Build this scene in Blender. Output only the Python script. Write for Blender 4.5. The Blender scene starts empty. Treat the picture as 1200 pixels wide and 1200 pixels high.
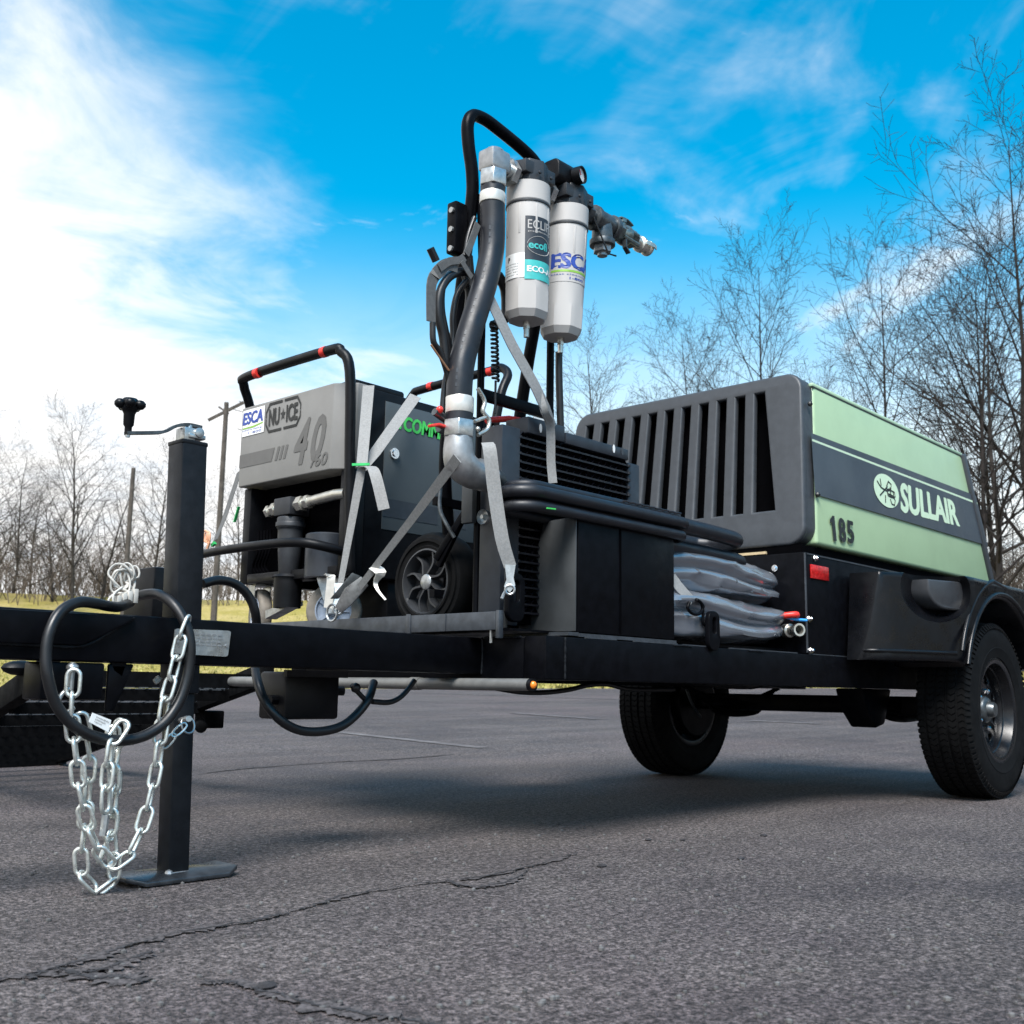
import bpy, bmesh, math, random
from mathutils import Vector, Matrix, Quaternion
from math import sin, cos, pi, radians
C = bpy.context.scene.collection
sc = bpy.context.scene

# ---------------------------------------------------------------- camera
cd = bpy.data.cameras.new('camera')
cam = bpy.data.objects.new('camera', cd); C.objects.link(cam)
cd.sensor_width = 36.0; cd.lens = 36.0*1275/1200
cd.clip_start = 0.05; cd.clip_end = 3000
cd.dof.use_dof = True; cd.dof.focus_distance = 3.0; cd.dof.aperture_fstop = 9.0
YAW, PITCH, ROLL = radians(42.8), radians(9.29), radians(0.93)
_F = Vector((cos(YAW)*cos(PITCH), sin(YAW)*cos(PITCH), sin(PITCH)))
_R = Vector((sin(YAW), -cos(YAW), 0)); _U = _R.cross(_F)
_R2 = cos(ROLL)*_R + sin(ROLL)*_U; _U2 = -sin(ROLL)*_R + cos(ROLL)*_U
_m = Matrix((_R2, _U2, -_F)).transposed().to_4x4(); _m.translation = Vector((0, 0, 0.42))
cam.matrix_world = _m
sc.camera = cam

# ---------------------------------------------------------------- sun, sky, exposure
SUN = Vector((-0.50, -0.34, 0.80)).normalized()          # direction towards the sun
sd = bpy.data.lights.new('sun', 'SUN'); sd.energy = 4.6; sd.angle = radians(28); sd.color = (1, 0.965, 0.92)
sun = bpy.data.objects.new('sun', sd); C.objects.link(sun)
sun.rotation_euler = SUN.to_track_quat('Z', 'Y').to_euler()
sc.view_settings.view_transform = 'Standard'
sc.view_settings.look = 'None'
sc.view_settings.gamma = 1
sc.view_settings.use_curve_mapping = False
sc.view_settings.exposure = 0.55

class NT:
    """small node-tree writer"""
    def __init__(s, tree): s.t = tree; s.n = tree.nodes; s.l = tree.links
    def add(s, typ, ins=None, **kw):
        nd = s.n.new(typ)
        for k, v in kw.items(): setattr(nd, k, v)
        for k, v in (ins or {}).items():
            i = nd.inputs[k]
            if isinstance(v, bpy.types.NodeSocket): s.l.new(v, i)
            else: i.default_value = v
        return nd
    def math(s, op, a, b=0.0, c=None, clamp=False):
        d = {0: a, 1: b}
        if c is not None: d[2] = c
        return s.add('ShaderNodeMath', d, operation=op, use_clamp=clamp).outputs[0]
    def ramp(s, v, a, b, x=0.0, y=1.0, smooth=True):
        return s.add('ShaderNodeMapRange', {0: v, 1: a, 2: b, 3: x, 4: y}, interpolation_type='SMOOTHSTEP' if smooth else 'LINEAR').outputs[0]
    def noise(s, vec, scale, detail=4, rough=0.55, dist=0.0):
        d = {'Scale': scale, 'Detail': detail, 'Roughness': rough, 'Distortion': dist}
        if vec is not None: d['Vector'] = vec
        return s.add('ShaderNodeTexNoise', d).outputs['Fac']
    def mix(s, f, a, b):
        return s.add('ShaderNodeMix', {0: f, 6: a, 7: b}, data_type='RGBA').outputs[2]

w = bpy.data.worlds.new('World'); sc.world = w; w.use_nodes = True
w.node_tree.nodes.clear()
N = NT(w.node_tree)
sky = N.add('ShaderNodeTexSky', sky_type='NISHITA', sun_disc=False, sun_elevation=math.asin(SUN.z),
            sun_rotation=math.atan2(SUN.x, SUN.y), air_density=1.3, dust_density=0.4, ozone_density=2.5)
deep = N.add('ShaderNodeHueSaturation', {'Hue': 0.478, 'Saturation': 1.62, 'Value': 1.0, 'Color': sky.outputs[0]}).outputs[0]
bgs = N.add('ShaderNodeBackground', {'Color': deep, 'Strength': 0.15})
co = N.add('ShaderNodeTexCoord').outputs['Generated']
sep = N.add('ShaderNodeSeparateXYZ', {0: co})
zz = N.math('ADD', N.math('MAXIMUM', sep.outputs[2], 0.0), 0.12)
pl = N.add('ShaderNodeCombineXYZ', {0: N.math('DIVIDE', sep.outputs[0], zz), 1: N.math('DIVIDE', sep.outputs[1], zz), 2: 0.0}).outputs[0]
soft = N.noise(pl, 0.9, 7, 0.55, 0.5)
fine = N.noise(pl, 3.2, 8, 0.6, 0.8)
rot = N.add('ShaderNodeVectorRotate', {'Vector': pl, 'Angle': -math.atan2(0.78, 0.41)}, rotation_type='Z_AXIS').outputs[0]
strv = N.add('ShaderNodeMapping', {'Vector': rot, 'Scale': (0.5, 1.25, 1.0), 'Location': (3.1, 1.5, 0)}).outputs[0]
streak = N.noise(strv, 1.0, 6, 0.52, 1.2)
nb = Vector((0.29, 0.813, 0.504)).cross(Vector((0.613, 0.749, 0.249))).normalized()
if nb.dot(Vector((0.42, 0.88, 0.2))) < 0: nb = -nb
side = N.add('ShaderNodeVectorMath', {0: co, 1: nb}, operation='DOT_PRODUCT').outputs['Value']
bank = N.ramp(N.math('ADD', side, N.math('ADD', N.math('MULTIPLY', N.math('SUBTRACT', soft, 0.5), 0.62), N.math('MULTIPLY', N.math('SUBTRACT', fine, 0.5), 0.22))), -0.16, 0.10)
east = N.ramp(side, -0.05, -0.30, 0.25, 1.0)
wisp = N.math('MULTIPLY', east, N.ramp(N.math('ADD', streak, N.math('MULTIPLY', N.math('SUBTRACT', fine, 0.5), 0.25)), 0.51, 0.78))
puff = N.math('MULTIPLY', N.ramp(fine, 0.60, 0.76), 0.35)
low = N.ramp(sep.outputs[2], 0.43, 0.12, 0.0, 0.9)
cl = N.math('MAXIMUM', N.math('MAXIMUM', bank, low), N.math('MAXIMUM', wisp, puff), clamp=True)
tone = N.mix(N.ramp(fine, 0.3, 0.6), (0.80, 0.85, 0.91, 1), (1.0, 0.99, 0.98, 1))
bgc = N.add('ShaderNodeBackground', {'Color': tone, 'Strength': 0.86})
mx = N.add('ShaderNodeMixShader', {0: cl, 1: bgs.outputs[0], 2: bgc.outputs[0]})
N.l.new(mx.outputs[0], N.add('ShaderNodeOutputWorld').inputs[0])

# ---------------------------------------------------------------- materials
def mat(name, col, rough=0.5, metal=0.0, var=0.15, scale=30.0, bump=0.0, bscale=200.0, spec=0.5, rvar=0.1, coat=0.0, col2=None, wear=0.0):
    m = bpy.data.materials.new(name); m.use_nodes = True
    n = NT(m.node_tree); n.n.clear()
    tc = n.add('ShaderNodeTexCoord').outputs['Object']
    f = n.noise(tc, scale, 5, 0.6)
    c1 = tuple(x*(1-var) for x in col)+(1,)
    c2 = tuple(min(1, x*(1+var)) for x in (col2 or col))+(1,)
    cc = n.mix(n.ramp(f, 0.3, 0.7), c1, c2)
    if wear:                                                 # scuffs and dried dust
        sc_ = n.noise(n.add('ShaderNodeMapping', {'Vector': tc, 'Scale': (1, 1, 2.5), 'Rotation': (0.3, 0.2, 0.4)}).outputs[0], 13, 9, 0.78, 0.6)
        cc = n.mix(n.ramp(sc_, 0.60, 0.78, 0, wear), cc, (0.060, 0.056, 0.052, 1))
    r = n.ramp(n.noise(tc, scale*0.4, 6, 0.65), 0.3, 0.7, max(0.02, rough-rvar), min(1, rough+rvar))
    b = n.add('ShaderNodeBsdfPrincipled', {'Base Color': cc, 'Roughness': r, 'Metallic': metal, 'Specular IOR Level': spec, 'Coat Weight': coat})
    if bump:
        bp = n.add('ShaderNodeBump', {'Strength': bump, 'Distance': 0.002, 'Height': n.noise(tc, bscale, 4, 0.6)})
        n.l.new(bp.outputs[0], b.inputs['Normal'])
    n.l.new(b.outputs[0], n.add('ShaderNodeOutputMaterial').inputs[0])
    return m

M = dict(
    powder=mat('black_powder_coat', (0.0026, 0.0028, 0.0040), 0.40, bump=0.10, bscale=500, var=0.3, spec=0.08, wear=0.07),
    jack=mat('black_satin_steel', (0.011, 0.0122, 0.0145), 0.36, bump=0.06, bscale=400, var=0.2, spec=0.12, wear=0.10),
    deck=mat('dark_grey_steel', (0.055, 0.062, 0.072), 0.40, metal=0.3, var=0.2, bump=0.06),
    greysheet=mat('grey_plate', (0.062, 0.067, 0.07), 0.45, metal=0.3, var=0.15, scale=12),
    cowl=mat('black_moulded_plastic', (0.040, 0.0445, 0.051), 0.5, bump=0.12, bscale=600, var=0.10),
    plastic=mat('black_plastic', (0.0045, 0.0048, 0.006), 0.4, bump=0.08, bscale=400, var=0.2, spec=0.2),
    fender=mat('black_fender_plastic', (0.003, 0.0033, 0.0045), 0.32, var=0.15, spec=0.3, wear=0.03),
    void=mat('dark_interior', (0.0015, 0.0015, 0.002), 0.9, spec=0.02),  # near-black that stands for the shade inside openings and gaps
    rubber=mat('tyre_rubber', (0.006, 0.006, 0.0063), 0.72, var=0.3, scale=18, wear=0.08, spec=0.10, bump=0.1),
    hose=mat('hose_rubber', (0.008, 0.009, 0.013), 0.45, var=0.25, scale=25, bump=0.1, bscale=150),
    cable=mat('cable_rubber', (0.006, 0.006, 0.007), 0.42, var=0.2),
    galv=mat('galvanized_steel', (0.46, 0.47, 0.465), 0.36, metal=0.85, var=0.18, scale=60, bump=0.06),
    chain=mat('zinc_plated_chain', (0.72, 0.74, 0.70), 0.34, metal=0.8, var=0.15, scale=80),
    chrome=mat('bright_chrome', (0.85, 0.85, 0.86), 0.12, metal=1.0, var=0.05),
    alu=mat('cast_aluminium', (0.36, 0.36, 0.36), 0.42, metal=0.7, var=0.15, scale=40, bump=0.1),
    darkmetal=mat('dark_cast_fittings', (0.10, 0.11, 0.115), 0.4, metal=0.75, var=0.3, scale=40, bump=0.12),
    nickel=mat('nickel_pipe', (0.62, 0.60, 0.54), 0.32, metal=0.85, var=0.12),
    crimp=mat('pale_crimp_sleeve', (0.62, 0.60, 0.55), 0.4, metal=0.35, var=0.1),
    green=mat('pale_green_paint', (0.335, 0.46, 0.275), 0.36, var=0.04, scale=6, coat=0.15, rvar=0.05),
    lipgreen=mat('light_green_lip', (0.42, 0.58, 0.40), 0.36, var=0.04),
    stripe=mat('slate_stripe', (0.040, 0.050, 0.062), 0.38, var=0.06, scale=8),
    lgreen=mat('light_green_print', (0.56, 0.70, 0.50), 0.4, var=0.03),
    ink=mat('black_print', (0.012, 0.013, 0.013), 0.45),
    hopper=mat('warm_grey_panel', (0.205, 0.20, 0.19), 0.45, var=0.05, scale=9, bump=0.04),
    hoppermark=mat('grey_print', (0.105, 0.102, 0.097), 0.45, var=0.04),
    sidepanel=mat('slate_grey_panel', (0.060, 0.073, 0.080), 0.42, var=0.06, scale=8),
    sidedark=mat('dark_slate_print', (0.028, 0.034, 0.042), 0.42),
    neon=mat('bright_green_print', (0.06, 0.55, 0.10), 0.45),
    red=mat('red_vinyl', (0.70, 0.035, 0.025), 0.4, var=0.05),
    redlens=mat('red_reflector', (0.45, 0.012, 0.012), 0.2, var=0.35, scale=90),
    orange=mat('amber_lens', (0.85, 0.22, 0.02), 0.25),
    canister=mat('pale_grey_enamel', (0.45, 0.43, 0.41), 0.5, var=0.03, scale=7, spec=0.25, bump=0.05),
    head=mat('dark_grey_cast_head', (0.022, 0.024, 0.028), 0.5, var=0.12, bump=0.1),
    white=mat('white_label', (0.80, 0.80, 0.78), 0.5, var=0.03),
    blue=mat('blue_print', (0.025, 0.06, 0.30), 0.45),
    bluewire=mat('blue_wire', (0.04, 0.32, 0.75), 0.4),
    lime=mat('lime_print', (0.22, 0.42, 0.05), 0.45),
    teal=mat('teal_print', (0.05, 0.42, 0.40), 0.45),
    navy=mat('navy_print', (0.018, 0.022, 0.030), 0.45),
    webbing=mat('grey_webbing', (0.25, 0.25, 0.245), 0.8, var=0.12, scale=160, bump=0.5, bscale=700),
    webdark=mat('dark_grey_webbing', (0.10, 0.10, 0.098), 0.8, var=0.14, scale=70, bump=0.5, bscale=700),
    fringe=mat('green_colour_fringe', (0.03, 0.45, 0.12), 0.7),  # green colour fringing at strap edges, put in as paint
    tan=mat('tan_caster_rubber', (0.20, 0.175, 0.145), 0.7, var=0.2),
    bluegrey=mat('blue_grey_rim', (0.30, 0.35, 0.43), 0.4),
    wire=mat('white_wire', (0.48, 0.46, 0.42), 0.5),
    conduit=mat('grey_pvc_pipe', (0.13, 0.13, 0.125), 0.4, var=0.12, scale=20),
    brasswood=mat('tan_seal', (0.50, 0.38, 0.22), 0.6),
    fin=mat('black_fin_enamel', (0.005, 0.005, 0.008), 0.35, var=0.3, scale=80, bump=0.2, bscale=300),
    rampblack=mat('matt_black_ramp_steel', (0.005, 0.0053, 0.006), 0.65, var=0.3, spec=0.04),
    wheelgrey=mat('grey_wheel_plastic', (0.032, 0.034, 0.038), 0.38, var=0.1),
    header=mat('dark_header_enamel', (0.018, 0.022, 0.029), 0.42),
)
def film_material():
    m = bpy.data.materials.new('black_plastic_film'); m.use_nodes = True
    n = NT(m.node_tree); n.n.clear()
    tc = n.add('ShaderNodeTexCoord').outputs['Object']
    v = n.add('ShaderNodeMapping', {'Vector': tc, 'Scale': (1.6, 6, 8), 'Rotation': (0, 0.22, 0)}).outputs[0]
    h = n.noise(v, 1.0, 2, 0.4, 0.8)
    bp = n.add('ShaderNodeBump', {'Strength': 0.35, 'Distance': 0.02, 'Height': h})
    b = n.add('ShaderNodeBsdfPrincipled', {'Base Color': (0.27, 0.285, 0.315, 1), 'Metallic': 0.55, 'Roughness': 0.15, 'Specular IOR Level': 1.0, 'Coat Weight': 0.5, 'Coat Roughness': 0.2, 'Normal': bp.outputs[0]})
    n.l.new(b.outputs[0], n.add('ShaderNodeOutputMaterial').inputs[0]); return m
M['film'] = film_material()

def asphalt_material():
    m = bpy.data.materials.new('asphalt'); m.use_nodes = True
    n = NT(m.node_tree); n.n.clear()
    tc = n.add('ShaderNodeTexCoord').outputs['Object']
    big = n.noise(tc, 0.35, 5, 0.6, 0.4)
    mid = n.noise(tc, 3.0, 6, 0.65)
    agg = n.noise(tc, 120, 4, 0.75)
    vor = n.add('ShaderNodeTexVoronoi', {'Vector': tc, 'Scale': 170.0, 'Randomness': 1.0}, feature='F1')
    peb = n.ramp(vor.outputs['Distance'], 0.15, 0.5, 1.0, 0.0)
    base = n.mix(n.ramp(big, 0.35, 0.65), (0.064, 0.053, 0.054, 1), (0.102, 0.086, 0.084, 1))
    base = n.mix(n.ramp(n.noise(tc, 0.16, 4, 0.6, 0.8), 0.42, 0.66, 0.0, 0.75), base, (0.122, 0.092, 0.092, 1))
    base = n.mix(n.ramp(mid, 0.35, 0.7, 0.0, 0.5), base, (0.135, 0.116, 0.109, 1))
    gran = n.math('MULTIPLY', n.ramp(agg, 0.36, 0.66, 0.2, 1.9), n.ramp(n.noise(tc, 48, 3, 0.6), 0.34, 0.66, 0.55, 1.4))
    chip = n.ramp(n.add('ShaderNodeSeparateColor', {0: vor.outputs['Color']}).outputs[0], 0.82, 0.95, 0.0, 1.0)
    gran = n.math('ADD', gran, n.math('MULTIPLY', n.math('MULTIPLY', chip, peb), 1.2))
    stain = n.ramp(n.noise(tc, 0.9, 5, 0.7, 1.5), 0.56, 0.74, 1.0, 0.72)
    trk = n.noise(n.add('ShaderNodeMapping', {'Vector': tc, 'Rotation': (0, 0, 0.5), 'Scale': (0.12, 2.6, 1)}).outputs[0], 1.0, 4, 0.6)
    gran = n.math('MULTIPLY', gran, n.math('MULTIPLY', stain, n.ramp(trk, 0.35, 0.65, 0.86, 1.10)))
    cc = n.add('ShaderNodeVectorMath', {0: base}, operation='SCALE'); n.l.new(gran, cc.inputs['Scale'])
    hgt = n.math('ADD', n.math('MULTIPLY', agg, 1.0), n.math('ADD', n.math('MULTIPLY', peb, 0.7), n.math('MULTIPLY', mid, 0.8)))
    bp = n.add('ShaderNodeBump', {'Strength': 1.0, 'Distance': 0.006, 'Height': hgt})
    b = n.add('ShaderNodeBsdfPrincipled', {'Base Color': cc.outputs[0], 'Roughness': n.ramp(mid, 0.3, 0.7, 0.72, 0.92), 'Specular IOR Level': 0.35, 'Normal': bp.outputs[0]})
    n.l.new(b.outputs[0], n.add('ShaderNodeOutputMaterial').inputs[0]); return m
M['asphalt'] = asphalt_material()
M['crackband'] = mat('crumbled_asphalt', (0.062, 0.053, 0.053), 0.9, var=0.7, scale=120, bump=0.5, bscale=120)
M['crack'] = mat('asphalt_crack_filler', (0.026, 0.024, 0.026), 0.9, var=0.5, scale=60, bump=0.8, bscale=90)
def paint_material():
    m = bpy.data.materials.new('worn_road_paint'); m.use_nodes = True
    n = NT(m.node_tree); n.n.clear()
    tc = n.add('ShaderNodeTexCoord').outputs['Object']
    f = n.ramp(n.noise(tc, 6, 8, 0.8), 0.44, 0.66)
    b = n.add('ShaderNodeBsdfPrincipled', {'Base Color': n.mix(f, (0.085, 0.074, 0.073, 1), (0.19, 0.175, 0.168, 1)), 'Roughness': 0.85})
    n.l.new(b.outputs[0], n.add('ShaderNodeOutputMaterial').inputs[0]); return m
M['paint'] = paint_material()
def grass_material():
    m = bpy.data.materials.new('dry_winter_grass'); m.use_nodes = True
    n = NT(m.node_tree); n.n.clear()
    tc = n.add('ShaderNodeTexCoord').outputs['Object']
    a = n.noise(tc, 0.5, 6, 0.7); f = n.noise(tc, 9, 6, 0.75)
    c = n.mix(n.ramp(a, 0.35, 0.65), (0.36, 0.295, 0.075, 1), (0.50, 0.39, 0.16, 1))
    c = n.mix(n.ramp(f, 0.4, 0.7, 0, 0.7), c, (0.13, 0.125, 0.035, 1))
    bp = n.add('ShaderNodeBump', {'Strength': 1.0, 'Distance': 0.08, 'Height': f})
    b = n.add('ShaderNodeBsdfPrincipled', {'Base Color': c, 'Roughness': 0.95, 'Specular IOR Level': 0.1, 'Normal': bp.outputs[0]})
    n.l.new(b.outputs[0], n.add('ShaderNodeOutputMaterial').inputs[0]); return m
M['grass'] = grass_material()
M['blade'] = mat('dry_grass_blades', (0.30, 0.28, 0.09), 0.9, var=0.4, scale=2, spec=0.1)
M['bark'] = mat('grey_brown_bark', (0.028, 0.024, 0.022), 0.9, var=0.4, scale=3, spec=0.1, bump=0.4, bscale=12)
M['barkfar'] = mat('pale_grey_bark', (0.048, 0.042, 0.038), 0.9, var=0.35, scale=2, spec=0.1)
M['brush'] = mat('brown_brush_twigs', (0.10, 0.080, 0.064), 0.9, var=0.35, scale=1, spec=0.1)
M['pole'] = mat('weathered_pole_wood', (0.065, 0.055, 0.048), 0.9, var=0.3, scale=4)

# ---------------------------------------------------------------- mesh helpers
def V(p): return Vector(p)
class MB:
    """collects boxes, tubes, lathes... and links them as ONE mesh object"""
    def __init__(s): s.v = []; s.f = []
    def add(s, vs, fs):
        k = len(s.v); s.v += [tuple(q) for q in vs]; s.f += [tuple(i+k for i in f) for f in fs]; return s
    def box(s, a, b):
        (x0, y0, z0), (x1, y1, z1) = [min(p) for p in zip(a, b)], [max(p) for p in zip(a, b)]
        return s.hexa([(x0, y0, z0), (x1, y0, z0), (x1, y1, z0), (x0, y1, z0), (x0, y0, z1), (x1, y0, z1), (x1, y1, z1), (x0, y1, z1)])
    def hexa(s, p):
        return s.add(p, [(3, 2, 1, 0), (4, 5, 6, 7), (0, 1, 5, 4), (1, 2, 6, 5), (2, 3, 7, 6), (3, 0, 4, 7)])
    def bar(s, a, b, w, h, up=(0, 0, 1)):
        a, b = V(a), V(b); d = (b-a).normalized(); x = d.cross(V(up)).normalized(); y = x.cross(d)
        x *= w/2; y *= h/2
        return s.hexa([a-x-y, a+x-y, a+x+y, a-x+y, b-x-y, b+x-y, b+x+y, b-x+y])
    def prism(s, poly, vec):
        """closed polygon of 3-D points pushed along vec"""
        n = len(poly); vec = V(vec); p = [V(q) for q in poly]
        nr = Vector()
        for i in range(n): nr += p[i].cross(p[(i+1) % n])
        if nr.dot(vec) > 0: p.reverse()
        return s.add(p+[q+vec for q in p], [tuple(range(n)), tuple(range(2*n-1, n-1, -1))]+[(i, i+n, (i+1) % n+n, (i+1) % n) for i in range(n)])
    def tube(s, pts, r, n=10, closed=False, sub=0, cap=True, flat=1.0):
        p = [V(q) for q in pts]
        rs = list(r) if isinstance(r, (list, tuple)) else [r]*len(p)
        if sub: p, rs = smooth_path(p, rs, sub, closed)
        m = len(p); T = []
        for i in range(m):
            a = p[(i-1) % m] if (closed or i) else p[0]; b = p[(i+1) % m] if (closed or i < m-1) else p[-1]
            t = (b-a); T.append(t.normalized() if t.length > 1e-9 else Vector((0, 0, 1)))
        u = T[0].orthogonal().normalized()
        if abs(T[0].z) < 0.9: u = Vector((0, 0, 1)).cross(T[0]).normalized()
        vs = []
        for i in range(m):
            if i: u = (T[i-1].rotation_difference(T[i]) @ u)
            u = (u-T[i]*u.dot(T[i])).normalized(); w_ = T[i].cross(u)
            for k in range(n):
                a = 2*pi*k/n; vs.append(p[i]+(u*cos(a)+w_*sin(a)*flat)*rs[i])
        fs = []
        for i in range(m if closed else m-1):
            j = (i+1) % m
            for k in range(n): fs.append((i*n+k, i*n+(k+1) % n, j*n+(k+1) % n, j*n+k))
        if cap and not closed: fs += [tuple(range(n-1, -1, -1)), tuple(range((m-1)*n, m*n))]
        return s.add(vs, fs)
    def cyl(s, a, b, r, n=16, r2=None): return s.tube([a, b], [r, r if r2 is None else r2], n)
    def lathe(s, prof, o, axis=(0, 0, 1), n=32, start=None, cap=False):
        """profile of (radius, height) turned round axis"""
        ax = V(axis).normalized(); u = V(start) if start else ax.orthogonal().normalized(); w_ = ax.cross(u); o = V(o); m = len(prof)
        vs = [o+ax*h+(u*cos(2*pi*k/n)+w_*sin(2*pi*k/n))*r for r, h in prof for k in range(n)]
        fs = [(i*n+k, i*n+(k+1) % n, (i+1)*n+(k+1) % n, (i+1)*n+k) for i in range(m-1) for k in range(n)]
        if cap and prof[0][0] > 1e-6: fs.append(tuple(range(n-1, -1, -1)))
        if cap and prof[-1][0] > 1e-6: fs.append(tuple(range((m-1)*n, m*n)))
        return s.add(vs, fs)
    def ball(s, o, r, n=12, sc_=(1, 1, 1)):
        o = V(o); k = n//2; vs = []; fs = []
        for i in range(k+1):
            for j in range(n):
                a, b = pi*i/k, 2*pi*j/n
                vs.append((o.x+r*sc_[0]*sin(a)*cos(b), o.y+r*sc_[1]*sin(a)*sin(b), o.z+r*sc_[2]*cos(a)))
        for i in range(k):
            for j in range(n): fs.append((i*n+j, (i+1)*n+j, (i+1)*n+(j+1) % n, i*n+(j+1) % n))
        return s.add(vs, fs)
    def ribbon(s, pts, width, across, thick=0.0025, sub=0):
        p = [V(q) for q in pts]
        ac = [V(a) for a in across] if isinstance(across[0], (tuple, list, Vector)) else [V(across)]*len(p)
        ws = width if isinstance(width, list) else [width]*len(p)
        if sub:
            p2, ws = smooth_path(p, ws, sub); ac = [ac[min(len(ac)-1, int(i/max(1, len(p2)-1)*(len(ac)-1)+0.5))] for i in range(len(p2))]; p = p2
        vs = []
        for i in range(len(p)):
            t = (p[min(i+1, len(p)-1)]-p[max(i-1, 0)]).normalized()
            a = (ac[i]-t*ac[i].dot(t)).normalized()*ws[i]/2; nn = t.cross(a).normalized()*thick/2
            vs += [p[i]-a-nn, p[i]+a-nn, p[i]+a+nn, p[i]-a+nn]
        fs = []
        for i in range(len(p)-1):
            for k in range(4): fs.append((i*4+k, i*4+(k+1) % 4, i*4+4+(k+1) % 4, i*4+4+k))
        m = 4*(len(p)-1); fs += [(3, 2, 1, 0), (m, m+1, m+2, m+3)]
        return s.add(vs, fs)
    def mesh(s, name, m, origin=(0, 0, 0), bevel=0, smooth=35, seg=2):
        me = bpy.data.meshes.new(name); o = V(origin)
        me.from_pydata([V(q)-o for q in s.v], [], s.f); me.validate()
        bm = bmesh.new(); bm.from_mesh(me)
        bmesh.ops.recalc_face_normals(bm, faces=bm.faces)
        if bevel:
            ed = [e for e in bm.edges if len(e.link_faces) == 2 and e.calc_face_angle(0) > 0.5]
            bmesh.ops.bevel(bm, geom=ed, offset=bevel, segments=seg, profile=0.5, affect='EDGES', clamp_overlap=True)
        bm.to_mesh(me); bm.free()
        finish(me, m, smooth); return me
    def build(s, name, m, parent=None, bevel=0, smooth=35, origin=None, seg=2):
        o = V(origin) if origin is not None else (wloc(parent) if parent else (s.base() if s.v else Vector()))
        ob = bpy.data.objects.new(name, s.mesh(name, m, o, bevel, smooth, seg)); C.objects.link(ob)
        if parent: ob.parent = parent; ob.location = o-wloc(parent)
        else: ob.location = o
        return ob
    def base(s):
        xs = list(zip(*s.v)); return Vector((sum(xs[0])/len(xs[0]), sum(xs[1])/len(xs[1]), min(xs[2])))
def finish(me, m, smooth=35):
    if m: me.materials.append(M[m] if isinstance(m, str) else m)
    if smooth:
        me.polygons.foreach_set('use_smooth', [True]*len(me.polygons)); me.set_sharp_from_angle(angle=radians(smooth))
    me.update()
def wloc(o):
    p = Vector()
    while o: p += o.location; o = o.parent
    return p
def smooth_path(p, rs, sub, closed=False):
    m = len(p); out = []; ro = []
    for i in range(m if closed else m-1):
        a = p[(i-1) % m] if (closed or i) else p[0]*2-p[1]
        b, c = p[i], p[(i+1) % m]; d = p[(i+2) % m] if (closed or i < m-2) else p[-1]*2-p[-2]
        for k in range(sub):
            t = k/sub; t2, t3 = t*t, t*t*t
            out.append(0.5*((2*b)+(c-a)*t+(2*a-5*b+4*c-d)*t2+(3*b-a-3*c+d)*t3)); ro.append(rs[i]+(rs[(i+1) % m]-rs[i])*t)
    if not closed: out.append(p[-1].copy()); ro.append(rs[-1])
    return out, ro
def tag(o, label=None, cat=None, group=None, kind=None):
    for k, v in (('label', label), ('category', cat), ('group', group), ('kind', kind)):
        if v: o[k] = v
    return o
def thing(name, loc, label, cat, group=None):
    o = bpy.data.objects.new(name, None); o.empty_display_size = 0.1; C.objects.link(o); o.location = loc
    return tag(o, label, cat, group)
def link_copy(o, parent=None, loc=None):
    c = o.copy(); C.objects.link(c); c.parent = parent
    if loc is not None: c.location = loc
    return c
def copy_tree(o, parent=None):
    c = link_copy(o, parent)
    for ch in list(o.children): copy_tree(ch, c)
    return c
def curve_mesh(splines, depth, bevel=0.0, res=3):
    """2-D outline (first) with holes -> solid plate; returns verts, faces (z = thickness, centred)"""
    cu = bpy.data.curves.new('outline', 'CURVE'); cu.dimensions = '2D'; cu.fill_mode = 'BOTH'
    cu.extrude = depth/2; cu.bevel_depth = bevel; cu.bevel_resolution = res
    for sp in splines:
        q = cu.splines.new('POLY'); q.points.add(len(sp)-1); q.use_cyclic_u = True
        for pt, (x, y) in zip(q.points, sp): pt.co = (x, y, 0, 1)
    ob = bpy.data.objects.new('outline', cu); C.objects.link(ob)
    me = bpy.data.meshes.new_from_object(ob.evaluated_get(bpy.context.evaluated_depsgraph_get()))
    bm = bmesh.new(); bm.from_mesh(me); bmesh.ops.remove_doubles(bm, verts=bm.verts, dist=1e-5); bm.to_mesh(me); bm.free()
    vs = [v.co.copy() for v in me.vertices]; fs = [tuple(p.vertices) for p in me.polygons]
    bpy.data.objects.remove(ob); bpy.data.curves.remove(cu); bpy.data.meshes.remove(me)
    return vs, fs
def text_mesh(s, bold=0.0, shear=0.0):
    """flat lettering scaled to the unit square"""
    cu = bpy.data.curves.new('lettering', 'FONT'); cu.body = s; cu.offset = bold; cu.shear = shear; cu.resolution_u = 3; cu.size = 1
    ob = bpy.data.objects.new('lettering', cu); C.objects.link(ob)
    me = bpy.data.meshes.new_from_object(ob.evaluated_get(bpy.context.evaluated_depsgraph_get()))
    vs = [v.co.copy() for v in me.vertices]; fs = [tuple(p.vertices) for p in me.polygons]
    bpy.data.objects.remove(ob); bpy.data.curves.remove(cu); bpy.data.meshes.remove(me)
    x0, x1 = min(v.x for v in vs), max(v.x for v in vs); y0, y1 = min(v.y for v in vs), max(v.y for v in vs)
    return [((v.x-x0)/(x1-x0), (v.y-y0)/(y1-y0)) for v in vs], fs
def quad_map(bl, br, tr, tl):
    bl, br, tr, tl = V(bl), V(br), V(tr), V(tl)
    return lambda u, v: (bl*(1-u)+br*u)*(1-v)+(tl*(1-u)+tr*u)*v
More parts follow.
